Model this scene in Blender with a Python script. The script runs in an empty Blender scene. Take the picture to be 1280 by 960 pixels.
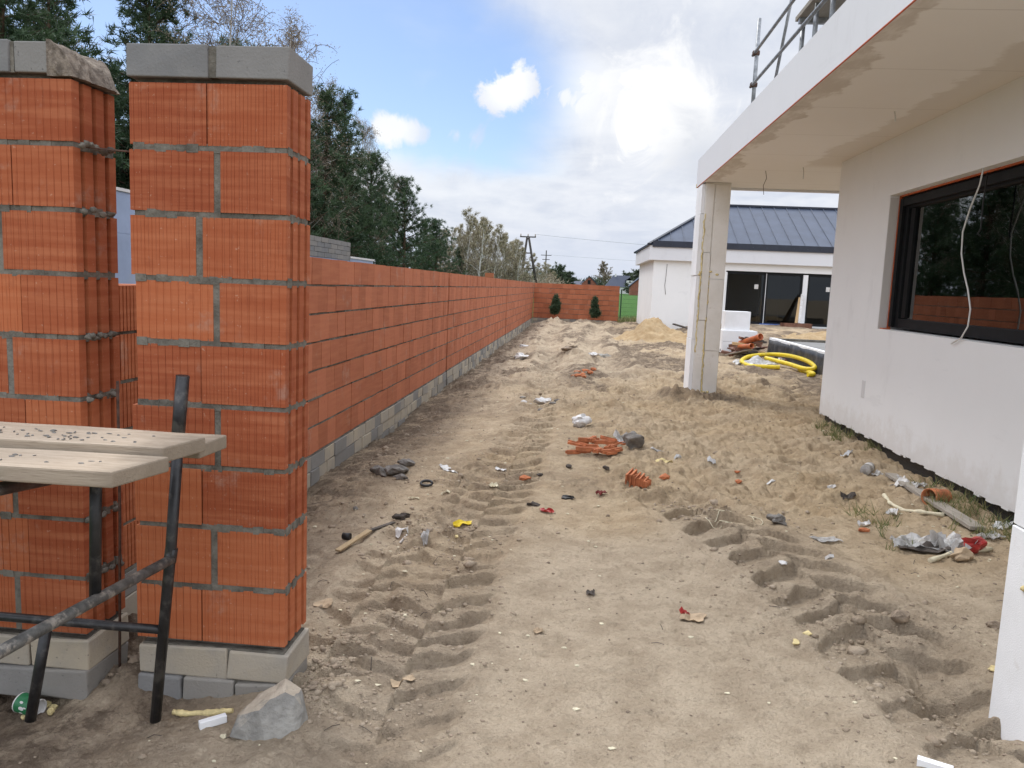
import bpy, math, random
import numpy as np
from mathutils import Matrix, Vector
R = math.radians
rnd = random.Random(7)
SC = bpy.context.scene
COL = SC.collection
# ------------------------------------------------------------------ camera
F = 980.0
Yc = np.array([85, 120, -F]); Yc /= np.linalg.norm(Yc)
Zc = np.array([.0417, 1, (.0417*85+120)/F]); Zc /= np.linalg.norm(Zc)
Xc = np.cross(Yc, Zc)
CM = np.array([Xc, Yc, Zc]); CAM = np.array([0, 0, 1.7])
cd = bpy.data.cameras.new('camera'); cam = bpy.data.objects.new('camera', cd); COL.objects.link(cam)
cam.matrix_world = Matrix.Translation(CAM) @ Matrix(CM.tolist()).to_4x4()
cd.sensor_width = 36; cd.lens = F/1280*36; cd.clip_start = .05; cd.clip_end = 6000
SC.camera = cam
def ray(px, py): return CM @ np.array([(px-640)/F, -(py-480)/F, -1.0])
def at(px, py, D):
    d = ray(px, py); return CAM + d*(D/d[1])
# ------------------------------------------------------------------ noise
_T = np.random.default_rng(3).random((512, 512))
def vn(x, y, ox=0, oy=0):
    x = np.asarray(x, float)+1000; y = np.asarray(y, float)+1000
    xi = np.floor(x).astype(int); yi = np.floor(y).astype(int)
    fx = x-xi; fy = y-yi; fx = fx*fx*fx*(fx*(fx*6-15)+10); fy = fy*fy*fy*(fy*(fy*6-15)+10)
    g = lambda a, b: _T[(xi+a+ox*37) & 511, (yi+b+oy*91+ox*13) & 511]
    return (g(0,0)*(1-fx)+g(1,0)*fx)*(1-fy)+(g(0,1)*(1-fx)+g(1,1)*fx)*fy - .5
def fbm(x, y, s, o=4, seed=0, gain=.5):
    r = 0; a = 1.0; f = 1.0/s
    c, sn = .8, .6
    for k in range(o):
        r = r + a*vn(x*f, y*f, seed+k, seed*3+k); a *= gain; f *= 2.03
        x, y = x*c-y*sn, x*sn+y*c
    return r
def ss(a, b, x):
    t = np.clip((x-a)/(b-a), 0, 1); return t*t*(3-2*t)
# ------------------------------------------------------------------ terrain height
def xr(y): return np.interp(y, [1, 3.2, 4.8, 5.9, 7.5, 10, 14], [2.0, 1.62, 1.42, 1.02, .55, .15, .1])
def xl(y): return -.60-.1*np.sin(y*.45)+.0*y
def tread(x, y, xc, w, pitch, k, seed, nz=.62):
    u = x-xc
    uw = u+.05*fbm(x, y, .45, 3, seed)
    m = 1-ss(w*.40, w*.56, np.abs(uw))
    berm = np.exp(-((np.abs(uw)-w*.60)/.075)**2)
    half = (u > 0)*.5
    ph = y/pitch+np.abs(u)*k*(1+.8*np.abs(u))+half+nz*fbm(x, y, .5, 3, seed+5)
    f = ph-np.floor(ph)
    lug = ss(.0, .07, f)*(1-ss(.38, .85, f))
    lug = lug*(.6+.8*np.clip(fbm(x, y, .22, 3, seed+9)+.5, 0, 1))
    return m, berm, lug
def zones(x, y):
    lz = np.exp(-((x+.75)/.42)**4)*(1-ss(7, 9.5, y))       # churned strip by the left track
    rz = np.exp(-((x-xr(y)-.02)/.42)**4)*(1-ss(5.6, 7.2, y))
    wz = (1-ss(-1.9, -1.05, x))*(1-ss(10, 16, y))
    return np.clip(lz, 0, 1), np.clip(rz, 0, 1), wz
def height(x, y):
    x = np.asarray(x, float); y = np.asarray(y, float)
    z = np.interp(x, [-2.4, -2.0, -1.2, .4, 1.8, 3.2, 6], [-.25, -.17, -.09, 0, .02, .10, .12])
    z = z-.015*(1-ss(-1.15, -.7, x))*(1-ss(3.4, 4.2, y))
    z = z*(1-ss(60, 90, y))
    z = z+.42*ss(23, 30, y)*ss(3.0, 5.5, x)*(1-ss(41, 46, y))
    near = 1-ss(45, 60, np.hypot(x, y))
    z = z+near*(.07*fbm(x, y, 2.6, 3, 1)+.03*fbm(x, y, .8, 3, 2))
    far = 1-near
    z = z+far*.5*fbm(x, y, 40, 2, 8)*ss(60, 200, np.hypot(x, y))*.6
    lz, rz, wz = zones(x, y)
    fn = fbm(x, y, .16, 4, 11, .6); fn2 = fbm(x, y, .045, 3, 12, .6)
    clod = np.maximum(fbm(x, y, .09, 3, 13, .55), 0)
    # left track
    m, b, lug = tread(x, y, xl(y), .60, .25, -1.3, 20)
    kf = 1-ss(19, 24, y)
    brk = ss(-.25, .05, fbm(x, y, .7, 2, 44))
    z = z+kf*(m*(-.034+.050*lug*(.55+.45*brk))+b*.016)
    m1, b1, lug1 = tread(x, y, -1.08+.05*np.sin(y), .40, .26, -1.2, 25)
    k1 = (1-ss(6.5, 8.5, y))*ss(2.6, 3.4, y)*brk
    z = z+k1*(m1*(-.03+.045*lug1)+b1*.02)
    m2, b2, lug2 = tread(x, y, xr(y), .66, .30, 1.5, 30, .40)
    k2 = 1-ss(6.0, 8.0, y)
    brk2 = ss(-.3, .0, fbm(x, y, .6, 2, 47))
    z = z+k2*(m2*(-.040+.062*lug2*(.7+.3*brk2))+b2*.028)
    edge = np.exp(-((x-xr(y)+.42)/.03)**2)*k2
    z = z-.03*edge*(.6+fbm(x, y, .3, 2, 50))
    # two far ruts toward the corner
    for xc, sd in ((-.72, 61), (.75, 62)):
        u = x-xc-.25*np.sin(y*.22+sd)
        z = z+ss(14, 18, y)*near*(-.09*np.exp(-(u/.28)**2)+.05*np.exp(-((np.abs(u)-.5)/.18)**2))
    # loose sand with footprints
    ls = ss(-.2, .7, x-.0*y)*ss(5.2, 6.6, y)*(1-ss(14, 20, y))
    fp = fbm(x*1.0, y*1.25, .26, 3, 70, .55)
    z = z+ls*(.085*fp+.030*(np.abs(vn(x/.11, y/.13, 95))*2-.5)+.014*fn2-.022*np.abs(fbm(x, y, .5, 2, 73)))
    d = np.clip(np.maximum(lz+rz+wz*.8, .6*ss(5.4, 7.2, y+.5*fbm(x, y, .8, 2, 16))), 0, 1)
    tk = np.clip(1-.55*(m*kf+m2*k2), 0, 1); mic = fbm(x, y, .030, 2, 14, .7)
    patch = ss(-.12, .22, fbm(x, y, .45, 3, 15))
    bil = np.abs(vn(x/.085, y/.085, 91))*1.3+np.abs(vn(x/.042+9, y/.042, 92))*.75+np.abs(vn(x/.021, y/.021+5, 93))*.4
    z = z+near*(d*tk*(.022*fn+.052*(bil-.5)*(.25+patch)+.009*mic+.035*clod*patch)+(1-d)*(.006*fn2+.011*fn+.005*mic-.010*ss(.62, .80, bil)))
    farlump = ss(9, 14, y)*near
    z = z+farlump*(.085*fbm(x, y, .9, 5, 80, .58)+.07*fbm(x, y, .28, 4, 82, .6)+.05*np.maximum(fbm(x, y, .35, 3, 81), 0))
    # local heaps and hollows
    def bump(cx, cy, rx, ry, a): return a*np.exp(-(((x-cx)/rx)**2+((y-cy)/ry)**2))
    rough = 1+1.2*fbm(x, y, .2, 3, 90)
    z = z+bump(1.72, 12.2, .50, .38, .20)*rough+bump(.25, 10.9, .55, .30, .13)*rough+bump(-.1, 19.5, .9, .6, .16)*rough
    z = z+bump(-1.2, 39.6, .8, .5, .18)*rough
    z = z+bump(-1.92, 3.25, .16, .22, .10)*rough+bump(-2.1, 3.7, .25, .4, .12)*rough+bump(-1.0, 3.2, .22, .2, .035)*rough
    z = z-bump(1.66, 3.35, .13, .28, .17)
    return z
def hz(x, y): return float(height(np.array([x]), np.array([y]))[0])
def gp(px, py):
    d = ray(px, py); t = -1.7/d[2]
    for _ in range(14):
        p = CAM+d*t
        t += .7*(hz(p[0], p[1])-p[2])/d[2] if abs(d[2]) > .02 else 0
    p = CAM+d*t
    return Vector((p[0], p[1], hz(p[0], p[1])))
# ------------------------------------------------------------------ materials
class G:
    def __init__(s, nt): s.nt = nt
    def n(s, t, props=None, **ins):
        nd = s.nt.nodes.new('ShaderNode'+t)
        for k, v in (props or {}).items(): setattr(nd, k, v)
        for k, v in ins.items():
            k = k.replace('_', ' ')
            sk = nd.inputs[int(k[1:])] if k[0] == 'i' and k[1:].isdigit() else nd.inputs[k]
            if isinstance(v, bpy.types.NodeSocket): s.nt.links.new(v, sk)
            else: sk.default_value = v if not (isinstance(v, tuple) and len(v) == 3 and sk.type == 'RGBA') else (*v, 1)
        return nd
    def obj(s): return s.n('TexCoord').outputs['Object']
    def pos(s): return s.n('NewGeometry').outputs['Position']
    def noise(s, scale, detail=4, rough=.55, vec=None, dist=0):
        return s.n('TexNoise', None, Scale=float(scale), Detail=float(detail), Roughness=rough, Distortion=float(dist), Vector=vec if vec is not None else s.obj()).outputs['Fac']
    def m(s, op, a, b=0.0, c=0.0, clamp=False):
        return s.n('Math', {'operation': op, 'use_clamp': clamp}, i0=a, i1=b, i2=c).outputs[0]
    def step(s, a, b, x): return s.n('MapRange', {'interpolation_type': 'SMOOTHSTEP'}, i0=x, i1=float(a), i2=float(b), i3=0.0, i4=1.0).outputs[0]
    def mix(s, f, a, b, mode='MIX'): return s.n('MixRGB', {'blend_type': mode}, Fac=f, Color1=a, Color2=b).outputs[0]
    def attr(s, name): return s.n('Attribute', {'attribute_name': name}).outputs['Fac']
    def xyz(s, v): o = s.n('SeparateXYZ', None, Vector=v).outputs; return o[0], o[1], o[2]
    def scale(s, v, sc): return s.n('Mapping', None, Vector=v, Scale=sc).outputs[0]
    def bump(s, h, strength=.5, dist=.01, normal=None):
        kw = dict(Height=h, Strength=strength, Distance=dist)
        if normal is not None: kw['Normal'] = normal
        return s.n('Bump', None, **kw).outputs[0]
MATS = {}
def mat(name, fn):
    m = bpy.data.materials.new(name); m.use_nodes = True; nt = m.node_tree; nt.nodes.clear(); g = G(nt)
    out = nt.nodes.new('ShaderNodeOutputMaterial')
    sh = fn(g)
    nt.links.new(sh, out.inputs['Surface']); MATS[name] = m; return m
def pbsdf(g, col, rough=.8, normal=None, metal=0.0, spec=.5, **kw):
    a = dict(Base_Color=col, Roughness=rough, Metallic=metal); a['Specular IOR Level'] = spec; a.update(kw)
    if normal is not None: a['Normal'] = normal
    return g.n('BsdfPrincipled', None, **a).outputs[0]
def simple(name, col, rough=.7, var=.25, scale=12, metal=0.0, bump=.3, bdist=.004, spec=.4, dirt=None, dirtamt=.35):
    def fn(g):
        n = g.noise(scale, 5, .6); n2 = g.noise(scale*6, 3, .6)
        c = g.mix(g.step(.3, .7, n), tuple(x*(1-var) for x in col), tuple(min(1, x*(1+var)) for x in col))
        if dirt is not None:
            c = g.mix(g.m('MULTIPLY', g.step(.5, .66, g.noise(scale*.6, 6, .65)), dirtamt), c, dirt)
        return pbsdf(g, c, rough, g.bump(g.m('ADD', n, g.m('MULTIPLY', n2, .4)), bump, bdist), metal, spec)
    return mat(name, fn)
def brick_fn(axis, comb=True, gain=1.0, A=(.27, .070, .027), B=(.38, .115, .046)):
    def fn(g):
        o = g.obj(); p = g.pos(); t = g.attr('tint')
        c = g.mix(t, A, B)
        band = g.noise(1.0, 4, .6, g.scale(p, (2.2, 2.2, 34)))
        c = g.mix(g.m('MULTIPLY', g.step(.35, .75, band), .45), c, (.50*gain, .19*gain, .09*gain))
        c = g.mix(g.m('MULTIPLY', g.step(.55, .75, g.noise(14, 5, .6)), .35), c, (.24*gain, .055*gain, .022*gain))
        smear = g.m('MULTIPLY', g.step(.57, .72, g.noise(3.6, 7, .72, p)), .42)
        c = g.mix(smear, c, (.40, .30, .235))
        spk = g.step(.70, .74, g.noise(70, 2, .5))
        c = g.mix(g.m('MULTIPLY', spk, .35), c, (.55, .36, .26))
        ax = g.xyz(p)[axis]
        w = g.m('SINE', g.m('MULTIPLY', g.m('ADD', ax, g.m('MULTIPLY', g.noise(5, 2, .5, p), .012)), 2*math.pi/.032))
        line = g.m('MULTIPLY', g.step(.90, 1.0, w), g.step(.35, .6, g.noise(4, 4, .6, p)))
        hgt = g.m('SUBTRACT', g.m('MULTIPLY', g.noise(60, 4, .6), .5), g.m('MULTIPLY', line, 1.0 if comb else .25))
        c = g.mix(g.m('MULTIPLY', line, .42 if comb else .10), c, (.20, .045, .018))
        return pbsdf(g, c, .86, g.bump(hgt, .5, .003), spec=.25)
    return fn
mat('brick_x', brick_fn(0, True, 1.0, (.265, .060, .023), (.42, .122, .047))); mat('brick_y', brick_fn(1, False, 1.0, (.33, .104, .050), (.45, .152, .078))); mat('brick_comb_y', brick_fn(1, True))
def mortar_fn(g):
    p = g.pos()
    n = g.noise(9, 6, .65, p); n2 = g.noise(60, 4, .6, p)
    c = g.mix(g.step(.3, .7, n), (.092, .083, .068), (.205, .187, .155))
    return pbsdf(g, c, .95, g.bump(g.m('ADD', n, n2), .9, .008), spec=.2)
mat('mortar', mortar_fn)
def conc_fn(g):
    p = g.pos(); t = g.attr('tint')
    n = g.noise(7, 6, .62, p)
    c = g.mix(t, (.155, .16, .168), (.46, .39, .29))
    c = g.mix(g.m('MULTIPLY', g.step(.35, .7, n), .4), c, (.26, .25, .235))
    pit = g.step(.66, .74, g.noise(55, 3, .6, p))
    c = g.mix(g.m('MULTIPLY', pit, .6), c, (.09, .09, .09))
    return pbsdf(g, c, .92, g.bump(g.m('SUBTRACT', g.noise(90, 4, .6, p), pit), .6, .005), spec=.25)
mat('concrete_block', conc_fn)
def rubble_fn(g):
    p = g.pos(); n = g.noise(22, 6, .65, p)
    c = g.mix(g.step(.3, .7, n), (.13, .105, .085), (.36, .30, .24))
    return pbsdf(g, c, .95, g.bump(g.noise(45, 6, .7, p), 1.0, .02), spec=.15)
mat('rough_concrete', rubble_fn)
def sandcol(g, p):
    lo = g.noise(.55, 5, .6, p); mi = g.noise(4.5, 6, .65, p); hi = g.noise(60, 4, .7, p); vh = g.noise(260, 2, .6, p)
    return lo, mi, hi, vh
def ground_fn(g):
    p = g.pos(); lo, mi, hi, vh = sandcol(g, p)
    ye = g.attr('yellow'); mo = g.attr('moist'); gr = g.attr('grass')
    pale = g.mix(g.step(.35, .65, mi), (.44, .350, .248), (.56, .456, .332))
    yel = g.mix(g.step(.35, .65, mi), (.45, .33, .20), (.575, .44, .28))
    c = g.mix(ye, pale, yel)
    c = g.mix(g.m('MULTIPLY', mo, g.step(.25, .62, g.noise(2.6, 6, .66, p))), c, (.190, .142, .100))
    c = g.mix(g.m('MULTIPLY', g.m('MULTIPLY', mo, g.step(.48, .58, g.noise(8, 8, .75, p))), .75), c, (.135, .10, .072))
    c = g.mix(g.m('MULTIPLY', g.step(.56, .78, hi), .45), c, (.150, .115, .085))
    c = g.mix(g.m('MULTIPLY', g.step(.54, .66, g.noise(24, 6, .72, p)), .38), c, (.235, .180, .128))
    c = g.mix(g.m('MULTIPLY', g.step(.60, .74, vh), .35), c, (.50, .43, .34))
    c = g.mix(g.m('MULTIPLY', g.step(.62, .72, g.noise(110, 3, .7, p)), .35), c, (.12, .095, .07))
    grc = g.mix(g.noise(.4, 4, .6, p), (.040, .105, .022), (.075, .165, .035))
    c = g.mix(gr, c, grc)
    b = g.bump(g.m('ADD', g.m('MULTIPLY', hi, .8), g.m('MULTIPLY', vh, .5)), 1.0, .016)
    b = g.bump(g.m('ADD', mi, g.m('MULTIPLY', g.noise(22, 6, .7, p), .9)), .8, .040, b)
    return pbsdf(g, c, .97, b, spec=.12)
mat('sandy_soil', ground_fn)
def heap_fn(g):
    p = g.pos(); lo, mi, hi, vh = sandcol(g, p)
    c = g.mix(g.step(.3, .7, mi), (.40, .275, .145), (.52, .39, .235))
    c = g.mix(g.m('MULTIPLY', g.step(.55, .75, hi), .3), c, (.27, .18, .10))
    return pbsdf(g, c, .97, g.bump(g.m('ADD', mi, hi), .8, .04), spec=.1)
mat('fresh_sand', heap_fn)
def plaster_fn(col, var=.05, seams=False):
    def fn(g):
        p = g.pos(); n = g.noise(.9, 5, .6, p)
        c = g.mix(n, tuple(x*(1-var) for x in col), tuple(min(1, x*(1+var)) for x in col))
        c = g.mix(g.m('MULTIPLY', g.step(.56, .75, g.noise(2.3, 6, .7, g.scale(p, (1, 1, .45)))), .16), c, (.42, .41, .40))
        zz_ = g.m('ADD', g.xyz(p)[2], g.m('MULTIPLY', g.m('SUBTRACT', g.noise(5, 6, .7, p), .5), -.9))
        c = g.mix(g.m('MULTIPLY', g.m('SUBTRACT', 1.0, g.step(.25, .55, zz_)), .22), c, (.44, .36, .27))
        c = g.mix(g.m('MULTIPLY', g.step(.62, .68, g.noise(1.1, 7, .7, g.scale(p, (1, .4, 2)))), .10), c, (.40, .40, .42))
        b = g.bump(g.noise(140, 3, .6, p), .25, .003)
        b = g.bump(g.noise(2.2, 4, .6, p), .12, .03, b)
        return pbsdf(g, c, .9, b, spec=.25)
    return fn
mat('white_plaster', plaster_fn((.80, .80, .785), .06))
mat('fascia_plaster', plaster_fn((.68, .685, .70), .04))
mat('grey_plaster', plaster_fn((.60, .575, .55)))
mat('beige_wall', plaster_fn((.46, .44, .40)))
def soffit_fn(g):
    p = g.pos(); x, y, z = g.xyz(p)
    n = g.noise(1.3, 6, .60, g.scale(p, (1, 1, 1))); n2 = g.noise(.45, 4, .6, p)
    c = g.mix(g.noise(1.1, 5, .6, p), (.83, .805, .765), (.88, .86, .825))
    e1 = g.m('ADD', x, g.m('MULTIPLY', g.m('SUBTRACT', n, .5), .75))
    e1 = g.m('ADD', e1, g.m('MULTIPLY', g.m('SUBTRACT', n2, .5), .35))
    s1 = g.m('SUBTRACT', 1.0, g.step(1.965, 2.01, e1))
    s1 = g.m('MULTIPLY', s1, g.step(4.6, 5.2, g.m('ADD', y, n)))
    s1 = g.m('MULTIPLY', s1, g.m('SUBTRACT', 1.0, g.step(12.2, 12.6, y)))
    s1 = g.m('MULTIPLY', s1, g.step(.25, .6, g.noise(7, 5, .65, g.scale(p, (1, .35, 1)))))
    c = g.mix(g.m('MULTIPLY', s1, .55), c, (.47, .405, .33))
    e2 = g.m('ADD', x, g.m('MULTIPLY', g.m('SUBTRACT', g.noise(.9, 7, .66, g.n('VectorMath', {'operation': 'ADD'}, i0=p, i1=(7, 3, 1)).outputs[0]), .5), .95))
    s2 = g.m('MULTIPLY', g.step(2.80, 2.88, e2), g.m('SUBTRACT', 1.0, g.step(10.6, 11.0, y)))
    c = g.mix(g.m('MULTIPLY', s2, .55), c, (.63, .575, .50))
    jl = g.m('FRACT', g.m('MULTIPLY', y, .8)); j = g.m('GREATER_THAN', g.m('ABSOLUTE', g.m('SUBTRACT', jl, .5)), .495)
    c = g.mix(g.m('MULTIPLY', j, .3), c, (.36, .32, .27))
    return pbsdf(g, c, .9, g.bump(g.noise(60, 4, .6, p), .3, .004), spec=.2)
mat('soffit_plaster', soffit_fn)
def foam_fn(g):
    p = g.pos()
    v = g.n('TexVoronoi', None, Vector=p, Scale=190.0).outputs['Distance']
    c = g.mix(g.step(.3, .7, g.noise(1.6, 5, .6, p)), (.74, .74, .73), (.84, .84, .84))
    c = g.mix(g.m('MULTIPLY', g.step(.60, .72, g.noise(7, 6, .7, p)), .22), c, (.52, .47, .40))
    return pbsdf(g, c, .85, g.bump(v, .25, .003), spec=.25)
mat('white_styrofoam', foam_fn)
def postface_fn(g):
    p = g.pos()
    c = g.mix(g.step(.3, .7, g.noise(2.2, 6, .65, p)), (.70, .67, .61), (.80, .775, .73))
    c = g.mix(g.m('MULTIPLY', g.step(.58, .72, g.noise(9, 6, .7, p)), .35), c, (.45, .38, .29))
    return pbsdf(g, c, .9, g.bump(g.noise(50, 5, .65, p), .4, .006), spec=.2)
mat('dirty_styrofoam', postface_fn)
simple('yellow_foam', (.66, .54, .27), .8, .2, 30, bump=.8, bdist=.01)
simple('pale_foam', (.62, .56, .40), .8, .15, 24, bump=.8, bdist=.01)
simple('black_paint', (.016, .016, .017), .42, .4, 25, bump=.5, bdist=.003, spec=.5, dirt=(.16, .15, .13), dirtamt=.35)
simple('dirty_steel', (.10, .097, .09), .62, .4, 30, bump=.7, bdist=.004, metal=.2, dirt=(.36, .32, .27), dirtamt=.8)
simple('galvanised_steel', (.30, .31, .32), .5, .3, 14, metal=.6, bump=.3)
simple('rust_steel', (.09, .05, .035), .85, .4, 30, bump=.5)
def wood_fn(c1, c2, c3, sc, wear=False):
    def fn(g):
        o = g.obj(); v = g.scale(o, sc)
        n = g.noise(3.0, 6, .65, v, 1.2); n2 = g.noise(14, 3, .6, v)
        c = g.mix(g.step(.25, .75, n), c1, c2)
        c = g.mix(g.m('MULTIPLY', g.step(.52, .72, n2), .45), c, c3)
        c = g.mix(g.m('MULTIPLY', g.step(.58, .70, g.noise(5, 6, .7, o)), .35), c, (.30, .27, .23))
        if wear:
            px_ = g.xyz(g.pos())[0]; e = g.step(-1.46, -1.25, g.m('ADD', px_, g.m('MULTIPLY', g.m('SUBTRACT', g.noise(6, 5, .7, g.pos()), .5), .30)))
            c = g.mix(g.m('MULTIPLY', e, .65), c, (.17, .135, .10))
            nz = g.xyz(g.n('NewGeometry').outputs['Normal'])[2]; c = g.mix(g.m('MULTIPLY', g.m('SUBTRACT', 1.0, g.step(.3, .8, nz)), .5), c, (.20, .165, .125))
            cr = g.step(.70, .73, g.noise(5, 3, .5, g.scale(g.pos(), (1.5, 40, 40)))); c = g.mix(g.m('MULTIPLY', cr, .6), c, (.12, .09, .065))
        return pbsdf(g, c, .82, g.bump(g.m('ADD', n, n2), .5, .004), spec=.25)
    return fn
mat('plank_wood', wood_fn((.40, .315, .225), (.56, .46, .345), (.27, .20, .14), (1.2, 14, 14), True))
mat('weathered_wood', wood_fn((.24, .215, .18), (.36, .32, .27), (.15, .13, .10), (10, 1.2, 10)))
mat('weathered_lath', wood_fn((.30, .215, .12), (.42, .32, .19), (.20, .14, .085), (10, 1.2, 10)))
mat('raw_wood', wood_fn((.42, .27, .13), (.56, .39, .21), (.28, .17, .08), (10, 1.2, 10)))
simple('orange_plastic', (.46, .125, .042), .45, .15, 10, bump=.1, dirt=(.3, .2, .13), dirtamt=.3)
simple('orange_clay', (.46, .160, .068), .85, .35, 9, bump=.5, dirt=(.3, .11, .05), dirtamt=.4)
simple('orange_bead', (.55, .13, .045), .7, .2, 20)
simple('yellow_plastic', (.70, .52, .018), .4, .1, 12, bump=.1, dirt=(.4, .32, .12), dirtamt=.3)
def mem_fn(g):
    p = g.pos(); v = g.n('TexVoronoi', {'feature': 'F1'}, Vector=p, Scale=45.0, Randomness=0.0).outputs['Distance']
    return pbsdf(g, (.017, .017, .018), .45, g.bump(g.step(.15, .35, v), .8, .008), spec=.5)
mat('dimpled_membrane', mem_fn)
simple('dark_foil', (.022, .024, .028), .5, .5, 5, bump=.6, bdist=.02, spec=.4, dirt=(.16, .14, .12), dirtamt=.3)
simple('frame_black', (.008, .009, .010), .55, .2, 20, bump=.05, spec=.2)
simple('roof_metal', (.060, .075, .110), .40, .12, 2, metal=.25, bump=.1)
simple('roof_dark', (.022, .027, .042), .45, .15, 4, bump=.1)
simple('roof_tile_dark', (.035, .045, .075), .5, .2, 4, bump=.3)
simple('far_brick', (.23, .085, .055), .85, .2, 2)
simple('far_white', (.62, .61, .60), .85, .08, 2)
simple('blue_sheet', (.27, .335, .47), .55, .12, 1.2, bump=.2, dirt=(.42, .43, .45), dirtamt=.5)
simple('grey_render', (.21, .225, .25), .85, .25, 2.5, bump=.3, dirt=(.33, .33, .33), dirtamt=.5)
simple('screed', (.205, .20, .19), .9, .12, 2, bump=.3)
def stone_fn(g):
    o = g.obj(); nz = g.xyz(g.n('NewGeometry').outputs['Normal'])[2]; n = g.noise(9, 6, .65); n2 = g.noise(40, 4, .6)
    c = g.mix(g.step(.3, .7, n), (.22, .212, .195), (.36, .345, .31))
    dust = g.step(.30, .75, g.m('ADD', nz, g.m('MULTIPLY', g.m('SUBTRACT', n, .5), .9)))
    c = g.mix(g.m('MULTIPLY', dust, .85), c, (.50, .42, .32))
    return pbsdf(g, c, .93, g.bump(g.m('ADD', n, n2), .8, .012), spec=.2)
mat('dusty_stone', stone_fn)
simple('stone_grey', (.31, .295, .26), .92, .25, 9, bump=.9, bdist=.015, dirt=(.46, .385, .29), dirtamt=.6)
simple('clod_grey', (.20, .185, .165), .95, .3, 12, bump=.9, bdist=.02)
simple('clod_brown', (.27, .21, .152), .95, .3, 16, bump=.9, bdist=.02)
def clod_fn(g):
    p = g.pos(); n = g.noise(3, 5, .6, p); n2 = g.noise(60, 5, .65, p)
    c = g.mix(g.step(.3, .7, n), (.30, .235, .168), (.42, .345, .26))
    c = g.mix(g.m('MULTIPLY', g.step(.55, .75, n2), .4), c, (.17, .13, .095))
    return pbsdf(g, c, .97, g.bump(n2, 1.0, .012), spec=.1)
mat('soil_clod', clod_fn)
simple('paper_white', (.62, .605, .58), .8, .10, 14, bump=.3, dirt=(.40, .32, .23), dirtamt=.6)
simple('plastic_white', (.58, .58, .57), .45, .1, 10, bump=.2, dirt=(.40, .33, .25), dirtamt=.55)
simple('cardboard', (.40, .30, .195), .85, .2, 12, bump=.3)
simple('red_plastic', (.36, .028, .025), .42, .25, 12, bump=.2, dirt=(.3, .2, .15), dirtamt=.3)
simple('dark_red', (.20, .035, .032), .7, .3, 16)
simple('black_rubber', (.018, .017, .017), .55, .3, 20)
simple('rag_dark', (.075, .062, .052), .9, .4, 14, bump=.5)
simple('green_print', (.022, .16, .062), .4, .15, 12, bump=.05)
simple('brown_plastic', (.17, .075, .045), .55, .35, 10, dirt=(.25, .17, .11), dirtamt=.3)
simple('cable_white', (.68, .67, .64), .45, .05, 10, bump=.05)
simple('cable_grey', (.42, .44, .47), .5, .05, 10, bump=.05)
simple('dark_timber', (.055, .047, .04), .9, .3, 3)
simple('fence_green', (.020, .055, .030), .45, .1, 4)
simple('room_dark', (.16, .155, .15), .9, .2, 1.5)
simple('tile_blue', (.05, .11, .32), .5, .2, 3)
def bark_fn(c1, c2, s):
    def fn(g):
        o = g.obj(); n = g.noise(s, 6, .65, g.scale(o, (3, 3, .7)))
        return pbsdf(g, g.mix(g.step(.35, .65, n), c1, c2), .9, g.bump(n, .8, .03), spec=.2)
    return fn
mat('pine_bark', bark_fn((.055, .038, .027), (.125, .080, .052), 6))
mat('birch_bark', bark_fn((.36, .34, .31), (.62, .60, .57), 4))
mat('twig_bark', bark_fn((.105, .082, .062), (.19, .150, .115), 6))
def leaf_fn(a, b):
    def fn(g):
        t = g.attr('tint'); c = g.mix(t, a, b)
        return g.n('AddShader', None, i0=pbsdf(g, c, .6, spec=.25), i1=g.n('BsdfTranslucent', None, Color=g.mix(.5, (0, 0, 0), c)).outputs[0]).outputs[0]
    return fn
mat('pine_needles', leaf_fn((.017, .034, .017), (.050, .078, .036)))
mat('spruce_needles', leaf_fn((.022, .042, .022), (.060, .085, .042)))
mat('spring_buds', leaf_fn((.175, .150, .092), (.28, .245, .160)))
mat('bare_buds', leaf_fn((.145, .112, .080), (.215, .180, .130)))
mat('grass_blades', leaf_fn((.05, .085, .025), (.24, .21, .10)))
mat('far_foliage', leaf_fn((.028, .042, .026), (.070, .085, .050)))
def glass_fn(refl, dark):
    def fn(g):
        fr = g.n('Fresnel', None, IOR=refl).outputs[0]
        b = g.bump(g.noise(.8, 3, .5, g.pos()), .03, .03)
        gl = g.n('BsdfGlossy', None, Color=(.92, .95, .95, 1), Roughness=.012, Normal=b).outputs[0]
        tr = g.n('BsdfTransparent', None, Color=(dark, dark*1.03, dark*1.02, 1)).outputs[0]
        return g.n('MixShader', None, i0=fr, i1=tr, i2=gl).outputs[0]
    return fn
mat('window_glass', glass_fn(2.1, .55)); mat('door_glass', glass_fn(1.5, .35))
def film_fn(g):
    c = g.mix(g.step(.4, .6, g.noise(12, 5, .6)), (.40, .385, .36), (.60, .59, .57))
    d = pbsdf(g, c, .3, g.bump(g.noise(30, 5, .6), .6, .01), spec=.5)
    return g.n('MixShader', None, i0=.35, i1=d, i2=g.n('BsdfTransparent').outputs[0]).outputs[0]
mat('plastic_film', film_fn)
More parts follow.
